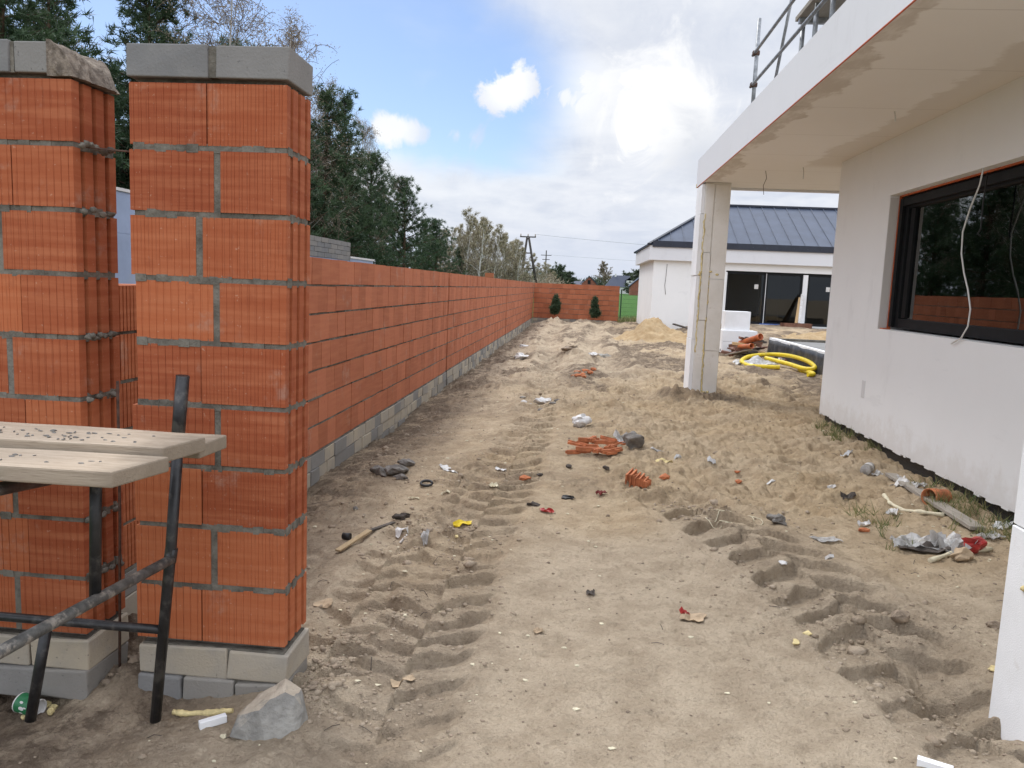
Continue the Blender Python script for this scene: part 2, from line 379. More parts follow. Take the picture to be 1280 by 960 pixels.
# ------------------------------------------------------------------ mesh building
def props(o, label=None, cat=None, group=None, kind=None):
    if label: o['label'] = label
    if cat: o['category'] = cat
    if group: o['group'] = group
    if kind: o['kind'] = kind
    return o
def link_mesh(name, me, parent=None, origin=None):
    o = bpy.data.objects.new(name, me); COL.objects.link(o)
    if origin is not None: o.location = origin
    if parent is not None: o.parent = parent
    return o
ORG = {}
def empty(name, loc, label, cat, group=None):
    o = bpy.data.objects.new(name, None); COL.objects.link(o); o.location = loc; o.empty_display_size = .1
    ORG[o.name] = Vector(loc); props(o, label, cat, group); return o
class MB:
    def __init__(s): s.v = []; s.f = []; s.t = []; s.sm = []
    def add(s, vs, fs, tint=.5, smooth=False):
        b = len(s.v); s.v += [tuple(map(float, v)) for v in vs]
        for f in fs: s.f.append(tuple(b+i for i in f)); s.t.append(tint); s.sm.append(smooth)
        return s
    def hexa(s, p, tint=.5):
        return s.add(p, [(0,3,2,1),(4,5,6,7),(0,1,5,4),(1,2,6,5),(2,3,7,6),(3,0,4,7)], tint)
    def box(s, x0, x1, y0, y1, z0, z1, tint=.5, j=0.0):
        q = [(x0,y0,z0),(x1,y0,z0),(x1,y1,z0),(x0,y1,z0),(x0,y0,z1),(x1,y0,z1),(x1,y1,z1),(x0,y1,z1)]
        if j: q = [tuple(c+rnd.uniform(-j, j) for c in p) for p in q]
        return s.hexa(q, tint)
    def obox(s, c, size, rot=(0,0,0), tint=.5, j=0.0):
        from mathutils import Euler
        m = Euler(rot).to_matrix(); hx, hy, hzz = [d/2 for d in size]
        q = [(-hx,-hy,-hzz),(hx,-hy,-hzz),(hx,hy,-hzz),(-hx,hy,-hzz),(-hx,-hy,hzz),(hx,-hy,hzz),(hx,hy,hzz),(-hx,hy,hzz)]
        q = [tuple(Vector(c)+m @ (Vector(p)+Vector([rnd.uniform(-j, j) for _ in range(3)]))) for p in q]
        return s.hexa(q, tint)
    def bar(s, a, b, w, h=None, tint=.5):
        h = h or w; a = Vector(a); b = Vector(b); d = (b-a).normalized()
        up = Vector((0,0,1)) if abs(d.z) < .95 else Vector((0,1,0))
        sx = d.cross(up).normalized()*w/2; sy = d.cross(sx).normalized()*h/2
        q = [a-sx-sy, a+sx-sy, a+sx+sy, a-sx+sy, b-sx-sy, b+sx-sy, b+sx+sy, b-sx+sy]
        return s.hexa(q, tint)
    def prism(s, poly, z0, z1, tint=.5):
        n = len(poly); vs = [(x,y,z0) for x,y in poly]+[(x,y,z1) for x,y in poly]
        fs = [tuple(range(n-1,-1,-1)), tuple(range(n,2*n))]+[(i,(i+1)%n,n+(i+1)%n,n+i) for i in range(n)]
        return s.add(vs, fs, tint)
    def tube(s, pts, r, n=8, tint=.5, cap=True, smooth=True):
        pts = [Vector(p) for p in pts]; k = len(pts); rs = r if isinstance(r, (list, tuple)) else [r]*k
        vs = []; prev = None
        for i, p in enumerate(pts):
            d = (pts[min(i+1,k-1)]-pts[max(i-1,0)]).normalized()
            if prev is None:
                up = Vector((0,0,1)) if abs(d.z) < .9 else Vector((1,0,0)); u = d.cross(up).normalized()
            else:
                u = prev-d*prev.dot(d); u = u.normalized() if u.length > 1e-6 else d.orthogonal().normalized()
            prev = u; w = d.cross(u)
            for a in range(n):
                t = 2*math.pi*a/n; vs.append(p+(u*math.cos(t)+w*math.sin(t))*rs[i])
        fs = [(i*n+a, i*n+(a+1)%n, (i+1)*n+(a+1)%n, (i+1)*n+a) for i in range(k-1) for a in range(n)]
        s.add(vs, fs, tint, smooth)
        if cap: s.add([], [], tint); b = len(s.v)-len(vs); s.f += [tuple(b+a for a in range(n-1,-1,-1)), tuple(b+(k-1)*n+a for a in range(n))]; s.t += [tint]*2; s.sm += [False]*2
        return s
    def chunk(s, c, size, seed, amp=.35, sub=2, tint=.5, smooth=False, flat=None):
        import bmesh
        bm = bmesh.new(); bmesh.ops.create_icosphere(bm, subdivisions=sub, radius=1)
        rr = random.Random(seed); pl = [(Vector([rr.gauss(0,1) for _ in range(3)]).normalized(), rr.uniform(.55,.85)) for _ in range(9)]
        vs = []
        for v in bm.verts:
            p = v.co.copy()
            for nrm, d in pl:
                e = p.dot(nrm)-d
                if e > 0: p -= nrm*e
            p *= 1+amp*float(vn(p.x*2.3+seed*1.7, p.y*2.3+p.z*1.9, 5, seed % 50))
            vs.append((c[0]+p.x*size[0], c[1]+p.y*size[1], c[2]+p.z*size[2]))
        fs = [tuple(v.index for v in f.verts) for f in bm.faces]; bm.free()
        return s.add(vs, fs, tint, smooth)
    def sheet(s, c, w, l, amp, seed, n=7, rot=0, tint=.5, thick=.002, ground=True):
        rr = random.Random(seed); vs = []
        ca, sa = math.cos(rot), math.sin(rot)
        for j in range(n):
            for i in range(n):
                u = (i/(n-1)-.5)*w*(1+.25*float(vn(j*.7, seed*.37, 2))); v = (j/(n-1)-.5)*l*(1+.25*float(vn(i*.7, seed*.61, 4)))
                x = c[0]+u*ca-v*sa; y = c[1]+u*sa+v*ca
                z = (hz(x, y) if ground else c[2])+.006+amp*(abs(float(fbm(np.array([i*.8+seed*3.1]), np.array([j*.8]), 1.6, 3, 6)[0]))*2+.25*rr.random())
                vs.append((x, y, z))
        fs = [(j*n+i, j*n+i+1, (j+1)*n+i+1, (j+1)*n+i) for j in range(n-1) for i in range(n-1)]
        N = len(vs); vs2 = [(x, y, z-thick) for x, y, z in vs]
        ring = [i for i in range(n)]+[j*n+n-1 for j in range(1,n)]+[(n-1)*n+i for i in range(n-2,-1,-1)]+[j*n for j in range(n-2,0,-1)]
        fs += [tuple(N+i for i in reversed(f)) for f in fs]
        fs += [(ring[(k+1)%len(ring)], ring[k], N+ring[k], N+ring[(k+1)%len(ring)]) for k in range(len(ring))]
        return s.add(vs+vs2, fs, tint, False)
    def build(s, name, m, parent=None, origin=None, bevel=0):
        v = np.array(s.v, dtype=np.float32)
        if parent is not None:
            off = np.array(ORG[parent.name])
        else:
            if origin is None: mn = v.min(0); mx = v.max(0); origin = ((mn[0]+mx[0])/2, (mn[1]+mx[1])/2, mn[2])
            off = np.array(origin)
        me = bpy.data.meshes.new(name); me.from_pydata((v-off).tolist(), [], s.f)
        a = me.attributes.new('tint', 'FLOAT', 'FACE'); a.data.foreach_set('value', np.array(s.t, dtype=np.float32))
        me.polygons.foreach_set('use_smooth', np.array(s.sm, dtype=bool))
        me.materials.append(MATS[m] if isinstance(m, str) else m); me.update()
        o = link_mesh(name, me, parent, None if parent is not None else origin)
        if parent is not None: ORG[o.name] = Vector(off)
        if bevel:
            b = o.modifiers.new('bevel', 'BEVEL'); b.width = bevel; b.segments = 2; b.limit_method = 'ANGLE'
        return o
def thing(mb, name, m, label, cat, group=None, kind=None, bevel=0):
    return props(mb.build(name, m, bevel=bevel), label, cat, group, kind)
def subpart(mb, name, m, part, bevel=0): return mb.build(name, m, part, bevel=bevel)
def copy_tree(root, loc, rz, sc, label=None):
    r = root.copy(); COL.objects.link(r); r.location = loc; r.rotation_euler = (0, 0, rz); r.scale = (sc[0], sc[0], sc[1])
    for ch in root.children:
        c = ch.copy(); COL.objects.link(c); c.parent = r
    if label: r['label'] = label
    return r
# ------------------------------------------------------------------ ground
def build_ground():
    xs = [-2.9]
    while xs[-1] < 3.4: xs.append(xs[-1]+.0108)
    st = .02
    while xs[-1] < 900: xs.append(xs[-1]+st); st = min(st*1.10, 90)
    lf = [-2.9]; st = .03
    while lf[-1] > -900: lf.append(lf[-1]-st); st = min(st*1.14, 90)
    xs = np.array(lf[:0:-1]+xs)
    ys = [1.9]
    while ys[-1] < 46: ys.append(ys[-1]+max(.0092, .0034*ys[-1]))
    st = .25
    while ys[-1] < 3500: ys.append(ys[-1]+st); st = min(st*1.16, 160)
    b = [1.9]; st = .05
    while b[-1] > -300: b.append(b[-1]-st); st = min(st*1.4, 60)
    ys = np.array(b[:0:-1]+ys)
    X, Y = np.meshgrid(xs, ys); nx, ny = len(xs), len(ys)
    x = X.ravel(); y = Y.ravel(); z = height(x, y)
    me = bpy.data.meshes.new('ground')
    me.vertices.add(nx*ny); me.vertices.foreach_set('co', np.stack([x, y, z], 1).astype(np.float32).ravel())
    i = np.arange(nx-1)[None, :]+np.arange(ny-1)[:, None]*nx
    q = np.stack([i, i+1, i+nx+1, i+nx], -1).reshape(-1, 4)
    me.loops.add(q.size); me.polygons.add(len(q))
    me.loops.foreach_set('vertex_index', q.ravel().astype(np.int32))
    me.polygons.foreach_set('loop_start', (np.arange(len(q))*4).astype(np.int32))
    try: me.polygons.foreach_set('loop_total', np.full(len(q), 4, np.int32))
    except Exception: pass
    me.polygons.foreach_set('use_smooth', np.ones(len(q), bool))
    me.update(calc_edges=True)
    lz, rz, wz = zones(x, y)
    yel = np.clip(ss(4.6, 6.6, y+.8*fbm(x, y, 1.2, 3, 33))*(.55+.45*ss(-1.2, .4, x))*(1-.75*ss(12, 17, y))+.45*lz*ss(3.6, 4.5, y), 0, 1)
    yel = np.clip(yel+.5*ss(.9, 2.0, x)*ss(4.0, 5.2, y), 0, 1)*(.8+.5*fbm(x, y, .7, 3, 36))
    mo = .35*lz+.30*rz+.32*ss(6, 9, y)*(.5+1.0*fbm(x, y, .5, 4, 39))*(1-.7*ss(.5, 1.5, x)*(1-ss(13, 16, y)))+.65*wz*(.6+.6*fbm(x, y, .8, 3, 38))+1.0*ss(10, 16, y)*ss(-.10, .12, fbm(x*1.2, y*.5, .9, 5, 40, .6))*(1-.8*np.exp(-((x-.75-.25*np.sin(y*.22+62))/.35)**2))*(1-.8*np.exp(-((x+.72-.25*np.sin(y*.22+61))/.35)**2))
    mo = mo+.9*np.exp(-(((x-.15)/.6)**2+((y-7.0)/.5)**2)*1.2)*.4+.8*np.exp(-(((x-1.72)/.6)**2+((y-12.2)/.45)**2))
    mo = mo+.9*np.exp(-(((x+2.0)/.5)**2+((y-3.4)/.6)**2))+.9*(1-ss(-2.25, -1.75, x+.2*fbm(x, y, .5, 3, 41)))
    gr = np.clip(ss(41.9, 42.4, y)+(1-ss(-3.2, -2.7, x))*.8, 0, 1)
    for nm, val in (('yellow', yel), ('moist', np.clip(mo, 0, 1)), ('grass', gr)):
        a = me.attributes.new(nm, 'FLOAT', 'POINT'); a.data.foreach_set('value', np.clip(val, 0, 1).astype(np.float32))
    me.materials.append(MATS['sandy_soil'])
    o = link_mesh('ground', me); o['kind'] = 'structure'
build_ground()
# ------------------------------------------------------------------ brick profiles
def profile(x0, x1, y0, y1, front=None, right=None):
    """counter-clockwise outline; comb grooves on the -y face, deep grooves on the +x face"""
    p = []
    if front:
        pitch, d, w = front; n = int((x1-x0)/pitch); p.append((x0, y0)); off = (x1-x0-n*pitch)/2
        for k in range(n):
            c = x0+off+(k+.5)*pitch; p += [(c-w/2, y0), (c, y0+d), (c+w/2, y0)]
        p.append((x1, y0))
    else: p += [(x0, y0), (x1, y0)]
    if right:
        pitch, d, w = right; n = int((y1-y0)/pitch); off = (y1-y0-n*pitch)/2
        for k in range(n):
            c = y0+off+(k+.5)*pitch; p += [(x1, c-w/2), (x1-d, c-w/2+.003), (x1-d, c+w/2-.003), (x1, c+w/2)]
    p += [(x1, y1), (x0, y1)]
    return p
def blobs(mb, pts, s, seed):
    for k, p in enumerate(pts): mb.chunk(p, (s*rnd.uniform(.7,1.5), s*rnd.uniform(.7,1.5), s*rnd.uniform(.5,1)), seed+k, .5, 2, .5, True)
# ------------------------------------------------------------------ the two brick pillars
CH = .26; JT = .021
def pillar(x0, x1, y0, y1, zb, rows, label, capsplit, broken):
    root = empty('brick_pillar', ((x0+x1)/2, (y0+y1)/2, -.15), label, 'pillar', 'brick gate pillars')
    br = MB(); mo = MB(); cp = MB(); ft = MB()
    for r, (sp, tight) in enumerate(rows):
        z1 = zb+CH*(len(rows)-r)-JT*.5; z0 = z1-CH+JT
        g = .006 if tight else .030
        if not tight: mo.box(x0+sp*(x1-x0)-.0145, x0+sp*(x1-x0)+.0145, y0+.003, y0+.06, z0-.004, z1+.004, .5, .0015)
        dx = rnd.uniform(-.008, .006); dl = rnd.uniform(-.02, .012)
        if r == 0: dl = -.005
        c = x0+sp*(x1-x0)
        segs = [(x0+dl, c-g/2), (c+g/2, x1+dx*.3)]
        if sp > .9 or x1-x0 > .8:
            segs = [(x1-(1-sp)*.64-g/2-.31, x1-(1-sp)*.64-g/2), (x1-(1-sp)*.64+g/2, x1)]
            xa = segs[0][0]-(.028 if tight else .004)
            while xa > x0+.06:
                segs.insert(0, (xa-.31, xa)); xa -= .314
        for k, (a, b) in enumerate(segs):
            last = k == len(segs)-1
            dy = rnd.uniform(-.004, .004)
            br.prism(profile(a, b, y0+dy, y1, (.0315, .0022, .004), (.083, .030, .030) if last else None), z0, z1, rnd.random())
    H = zb+CH*len(rows)
    mo.box(x0+.012, x1-.024, y0+.035, y1-.008, zb-.012, H+.012)
    for r in range(1, len(rows)):      # bed joints pushed out a little, rough
        z = zb+CH*r
        n = 14; xs_ = [x0+.008+(x1-x0-.012)*i/n for i in range(n+1)]
        for i in range(n):
            mo.box(xs_[i], xs_[i+1]+.001, y0+rnd.uniform(-.001, .005), y1-.02, z-.015-rnd.uniform(0, .004), z+.013+rnd.uniform(0, .004), .5, .0015)
        for i in range(6):
            ya = y0+.01+(y1-y0-.03)*i/6
            mo.box(x1-.03, x1-.006+rnd.uniform(-.006, .010), ya, ya+(y1-y0-.02)/6, z-.016-rnd.uniform(0, .006), z+.014+rnd.uniform(0, .005), .5, .002)
    # capping of grey blocks
    cx = x0+capsplit*(x1-x0); zt = H+.012; e = .012
    cp.box(x0-.01, cx-.012, y0-.008, y1+.01, zt, zt+.122, .10, .003); 
    if not broken: cp.box(cx+.022, x1+.004, y0-.004, y1+.01, zt, zt+.120, .18, .004)
    else: cp.box(cx+.003, x1-.075, y0-.004, y1+.01, zt, zt+.122, .22, .004)
    mo.box(cx-.012, cx+.022 if not broken else cx+.003, y0+.002, y1, zt, zt+.119)
    # footing: two courses of concrete blocks
    w = x1-x0; fz = zb-.02
    for r in range(2):
        z1 = fz-.135*r; z0 = z1-.130; cuts = [x0-.004, x0+w*(.60 if r == 0 else .30), x0+w*(.60 if r == 0 else .66), x1+.012]
        cuts = sorted(set(cuts))
        for k in range(len(cuts)-1):
            ft.box(cuts[k]+(.008 if k else 0), cuts[k+1], y0-.012-.015*r+rnd.uniform(-.006, .006), y1+.0, z0, z1, (.85 if r == 0 else .22)+rnd.uniform(-.15, .15), .007)
    ft2 = MB(); ft2.box(x0+.01, x1-.004, y0+.004, y1-.012, fz-.28, fz+.006)
    br.build('brickwork', 'brick_x', root); mo.build('mortar', 'mortar', root)
    cpo = cp.build('capping_blocks', 'concrete_block', root, bevel=.005)
    if broken:
        rb = MB(); q = (x1-.04, (y0+y1)/2, zt+.075)
        nx_, ny_, nz_ = 14, 24, 14; idx = {}; vs = []
        def vert(i, j, k):
            if (i, j, k) not in idx:
                u, v, w_ = i/nx_, j/ny_, k/nz_
                x = x1-.10+u*(.115-.03*w_+.02*v); y = y0-.006+v*(y1-y0+.012); z = zt-.012+w_*(.140-.035*u*u-.05*v*u)
                nn = float(fbm(np.array([x*14+z*9]), np.array([y*14-z*7]), 1, 4, 7)[0]); n2_ = float(vn(x*60+z*31, y*60+z*17, 9))
                e = min(1, 3*u)
                idx[(i, j, k)] = len(vs); vs.append((x+e*(.022*nn+.007*n2_), y+.012*nn*e, z+e*w_*(.030*nn+.008*n2_)))
            return idx[(i, j, k)]
        fs = []
        for i in range(nx_):
            for j in range(ny_):
                fs += [(vert(i, j, nz_), vert(i+1, j, nz_), vert(i+1, j+1, nz_), vert(i, j+1, nz_)), (vert(i, j+1, 0), vert(i+1, j+1, 0), vert(i+1, j, 0), vert(i, j, 0))]
        for i in range(nx_):
            for k_ in range(nz_): fs += [(vert(i, 0, k_), vert(i+1, 0, k_), vert(i+1, 0, k_+1), vert(i, 0, k_+1)), (vert(i, ny_, k_+1), vert(i+1, ny_, k_+1), vert(i+1, ny_, k_), vert(i, ny_, k_))]
        for j in range(ny_):
            for k_ in range(nz_): fs += [(vert(nx_, j, k_), vert(nx_, j+1, k_), vert(nx_, j+1, k_+1), vert(nx_, j, k_+1)), (vert(0, j, k_+1), vert(0, j+1, k_+1), vert(0, j+1, k_), vert(0, j, k_))]
        rb.add(vs, fs); rb.build('broken_block', 'rough_concrete', root)
    ft.build('footing', 'concrete_block', root, bevel=.008); ft2.build('footing_mortar', 'mortar', root)
    return root, H
PR = [(.49, 1), (.555, 0), (.435, 0), (.545, 0), (.44, 1), (.55, 0), (.44, 1), (.52, 0), (.43, 1)]
PL = [(.37, 0), (.60, 1), (.50, 0), (.63, 1), (.54, 0), (.63, 1), (.54, 0), (.62, 1), (.53, 0)]
pr, HP = pillar(-1.825, -1.180, 3.10, 3.37, .11, PR, 'orange hollow block pillar beside the sandy lane, whole grey capping on top', .52, False)
pl, _ = pillar(-2.72, -2.055, 3.08, 3.37, .11, PL, 'orange hollow block pillar at the left frame edge with a broken grey capping block', .63, True)
# mortar squeezed out of the left pillar's joints into the slot
for k, (z, n) in enumerate(((HP-.26, 8), (HP-.52, 4), (HP-1.04, 7), (HP-1.30, 3), (HP-1.56, 9), (HP-1.82, 3), (HP-2.08, 5))):
    mb = MB()
    for i in range(n): mb.chunk((-2.032+rnd.uniform(-.006, .012), 3.09+.19*i/max(1, n-1)+rnd.uniform(-.008, .008), z+rnd.uniform(-.008, .008)), (.015, .02, .014), 300+k*20+i, .6, 2, .5, True)
    mb.build('mortar_lump', 'mortar', pl)
# reinforcement between the pillars
def wire(name, pts, r, m, label, cat, group=None): return thing(MB().tube(pts, r, 6), name, m, label, cat, group)
for k, (z, dz) in enumerate(((HP-.27, .03), (HP-1.55, .03))):
    for s, y in ((0, 3.13), (1, 3.22)):
        wire('reinforcing_bar', [(-2.04, y, z+.006+s*.012), (-1.93, y+.01, z-.002+s*.012), (-1.815, y+.015, z-.006+s*.012)], .0035, 'rust_steel',
             ('thin rusty bar bridging the gap high up between the two brick pillars' if k == 0 else 'thin rusty bar bridging the gap at plank height between the two brick pillars'), 'rebar', 'bars bridging the pillar gap')
wire('starter_bar', [(-1.965, 3.20, 1.22), (-1.968, 3.2, .6), (-1.985, 3.2, -.12)], .006, 'rust_steel', 'dark upright rod nearer the left brick pillar in the gap', 'rebar', 'upright rods in the pillar gap')
wire('starter_bar', [(-1.822, 3.38, 1.15), (-1.835, 3.38, .6), (-1.84, 3.38, -.12)], .006, 'rust_steel', 'dark upright rod against the right brick pillar in the gap', 'rebar', 'upright rods in the pillar gap')
# ------------------------------------------------------------------ long brick fence wall
WX = -2.40; WT = 1.885; WB = .06
def run_bricks(mb, mo, ft, sect, axis, base, th, zb, nrow, zt, step_first=False):
    ch = (zt-zb)/nrow
    for si, (a, b, dx) in enumerate(sect):
        for r in range(nrow):
            if step_first and si == 0 and r == nrow-1: a_ = 4.9
            else: a_ = a
            z0 = zb+r*ch+.010; z1 = zb+(r+1)*ch-.010
            pos = a_-rnd.choice((.0, .02, .05, .12, .16))
            rowdx = rnd.uniform(-.004, .004)
            while pos < b-.02:
                w = .268; p0 = max(pos, a_); p1 = min(pos+w, b)
                if p1-p0 > .02:
                    t = rnd.random(); d = dx+rowdx+rnd.uniform(-.0035, .0035); dz = rnd.uniform(-.002, .002)
                    if axis == 'y':
                        if p1 < 5.2: mb[0].prism(profile(base-th, base+d, p0+.002, p1-.003, None, (.033, .010, .009)), z0+dz, z1+dz, t)
                        else: mb[1].box(base-th, base+d, p0+.0015, p1-.0025, z0+dz, z1+dz, t, .0012)
                    else: mb[1].box(p0+.0015, p1-.0025, base+d, base+th, z0+dz, z1+dz, t, .0012)
                pos += w
        ztop = zt
        n = max(1, int((b-a)/.5))
        for k in range(n):
            p0 = a+(b-a)*k/n; p1 = a+(b-a)*(k+1)/n
            tz = ztop-(ch if step_first and si == 0 and p1 <= 5.0 else 0)-.02
            if axis == 'y': mo.box(base-th+.01, base+dx-.025, p0, p1, zb-.005, tz)
            else: mo.box(p0, p1, base+dx+.025, base+th-.01, zb-.005, tz)
            # irregular bed mortar proud of the face
        for r in range(1, nrow):
            z = zb+r*ch; k = a
            while k < b:
                L = rnd.uniform(.12, .5); e = min(k+L, b); o = rnd.uniform(-.016, .001)
                if step_first and si == 0 and r == nrow-1 and k < 4.9: k = e; continue
                h0 = rnd.uniform(.008, .015); h1 = rnd.uniform(.008, .014)
                if axis == 'y': mo.box(base-.05, base+dx+o, k, e, z-h0, z+h1, .5, .002)
                else: mo.box(k, e, base+dx-o, base+.05, z-h0, z+h1, .5, .002)
                k = e
        if ft is not None:
            for r in range(3):
                k = a-rnd.uniform(0, .2)
                while k < b:
                    L = rnd.choice((.25, .38, .38, .30)); e = min(k+L, b); z1 = zb-.012-r*.135; s = max(k, a)
                    if e-s > .03:
                        pr_ = rnd.uniform(.008, .03)
                        if axis == 'y': ft.box(base-th, base+dx+pr_, s+.005, e-.004, z1-.127, z1, rnd.choice((.25, .5, .8, .95)), .004)
                        else: ft.box(s+.005, e-.004, base+dx-pr_, base+th, z1-.127, z1, rnd.choice((.25, .5, .8, .95)), .004)
                    k += L
            if axis == 'y': mo.box(base-th+.005, base+dx+.004, a, b, zb-.55, zb+.005)
            else: mo.box(a, b, base+dx-.004, base+th-.005, zb-.55, zb+.005)
root = empty('brick_fence_wall', (WX, 20, -.15), 'long orange brick fence wall running along the left side of the sandy lane', 'wall')
near = MB(); far_ = MB(); mo = MB(); ft = MB()
run_bricks((near, far_), mo, ft, [(3.45, 14.30, 0), (14.46, 26.0, -.006), (26.10, 36.0, .004), (36.08, 41.25, -.003)], 'y', WX, .25, WB, 7, WT, True)
near.build('grooved_brickwork', 'brick_comb_y', root); far_.build('brickwork', 'brick_y', root); mo.build('mortar', 'mortar', root); ft.build('foundation_blocks', 'concrete_block', root)
jt = MB()
for y in (14.38, 26.05, 36.04): jt.box(WX-.22, WX-.14, y-.10, y+.10, -.2, WT-.01, .0)
jt.build('joint_post', 'brick_y', root)
root = empty('brick_end_wall', (-.2, 41.3, -.1), 'orange brick wall closing the far end of the lane behind two small conifers', 'wall')
far_ = MB(); mo = MB(); ft = MB()
run_bricks((far_, far_), mo, ft, [(-2.39, 2.06, 0)], 'x', 41.3, .25, WB, 7, WT)
far_.build('brickwork', 'brick_y', root); mo.build('mortar', 'mortar', root); ft.build('foundation_blocks', 'concrete_block', root)
# brick stub pillar beyond the fence
p = at(612, 340, 46)
root = empty('brick_gate_post', (p[0], 46, 0), 'short red brick post rising above the fence wall in front of the birches', 'post')
mb = MB()
for r in range(10): mb.box(p[0]-.24, p[0]+.24, 45.8, 46.28, r*.265+.01-.3, (r+1)*.265-.3, rnd.random(), .003)
mb.build('brickwork', 'brick_y', root)
mb = MB(); mb.box(p[0]-.225, p[0]+.225, 45.815, 46.26, -.3, 2.34); mb.build('mortar', 'mortar', root)
# neighbour's garage behind the fence
root = empty('neighbour_garage', (-7.5, 15, -.1), 'low blue grey neighbour outbuilding showing over the brick fence and between the pillars', 'outbuilding')
mb = MB(); mb.box(-9, -6.0, 8.4, 20.2, -.3, 2.16); mb.build('wall', 'blue_sheet', root)
mb = MB()
for r in range(4):
    y = 12.6-(.2 if r % 2 else 0)
    while y < 20.2: mb.box(-6.24, -5.985+rnd.uniform(-.004, .004), max(y, 12.5)+.004, min(y+.49, 20.2), 2.165+r*.115, 2.165+(r+1)*.115-.008, rnd.uniform(0, .25), .003); y += .5
mb.build('block_parapet', 'concrete_block', root)
mb = MB(); mb.box(-6.24, -6.0, 8.4, 12.5, 2.163, 2.70); mb.build('blue_panel', 'blue_sheet', root)
mb = MB(); mb.box(-6.28, -5.98, 8.38, 12.48, 2.70, 2.74); mb.build('coping', 'far_white', root)
mb = MB(); mb.box(-8.5, -5.995, 20.205, 22.5, -.3, 2.22); mb.build('side_wall', 'blue_sheet', root)
mb = MB(); mb.box(-8.55, -5.97, 20.207, 22.54, 2.22, 2.27); mb.build('side_coping', 'far_white', root)
# ------------------------------------------------------------------ the white house on the right
FX, HX = 1.80, 3.20; YC0, YC1 = 2.62, 13.25; SZ, FT = 3.40, 3.83; WY = 10.45
house = empty('white_house', (5.5, 6, .1), 'unfinished white house on the right with a deep porch roof and a black framed window', 'house')
wy0, wy1, wz0, wz1 = 5.0, 8.735, 1.40, 2.80; TH = .34
mb = MB()
def wallslab(mb, x0, x1, y0, y1, z0, z1): mb.box(x0, x1, y0, y1, z0, z1)
wallslab(mb, HX, HX+TH, wy1, WY, .24, SZ); wallslab(mb, HX, HX+TH, YC0+.2, wy0, .24, SZ)
wallslab(mb, HX, HX+TH, wy0, wy1, .24, wz0); wallslab(mb, HX, HX+TH, wy0, wy1, wz1, SZ)
wallslab(mb, HX+TH, 12, WY-TH, WY, .24, SZ); wallslab(mb, HX+TH, 12, YC0+.2, YC0+.2+TH, .24, SZ); wallslab(mb, 11.7, 12, YC0+.2+TH, WY-TH, .24, SZ)
mb.build('wall', 'white_plaster', house)
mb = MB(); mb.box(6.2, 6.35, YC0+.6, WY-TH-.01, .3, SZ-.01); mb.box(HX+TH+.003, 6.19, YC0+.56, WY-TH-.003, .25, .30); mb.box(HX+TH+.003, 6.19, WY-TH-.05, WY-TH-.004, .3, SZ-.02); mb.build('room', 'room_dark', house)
# ragged render edge along the plinth
mb = MB(); y = YC0+.2
while y < WY-.02:
    L = rnd.uniform(.03, .11); mb.box(HX+.002, HX+.03, y, min(y+L, WY-.002), .225-rnd.uniform(0, .025), .2405); y += L
mb.build('render_edge', 'white_plaster', house)
mb = MB(); mb.box(HX+.045, HX+.09, YC0+.22, WY-.10, -.25, .239); mb.box(HX+.09, 11.9, WY-.14, WY-.10, -.25, .239); mb.build('plinth_membrane', 'dimpled_membrane', house)
# porch slab: fascia, soffit, roof top
mb = MB(); mb.box(FX, FX+.022, YC0, YC1, SZ-.005, FT); mb.box(FX+.022, 12.2, YC1-.12, YC1, SZ-.03, FT-.02); mb.box(FX+.022, 12.2, YC0, YC0+.12, SZ-.005, FT); mb.build('fascia', 'fascia_plaster', house)
mb = MB(); mb.box(FX+.022, 12.2, YC0+.12, YC1-.12, SZ, SZ+.10); mb.build('soffit', 'soffit_plaster', house)
mb = MB(); mb.box(FX+.022, 12.2, YC0+.12, YC1-.12, SZ+.10, FT-.06); mb.build('roof_slab', 'screed', house)
mb = MB(); mb.box(FX-.002, FX+.010, YC0, YC1-.01, SZ-.010, SZ-.005); mb.build('edge_bead', 'orange_bead', house)
mb = MB(); mb.box(FX-.006, FX+.10, YC1-.03, YC1+.006, SZ-.01, SZ+.05); mb.build('foam_patch', 'yellow_foam', house)
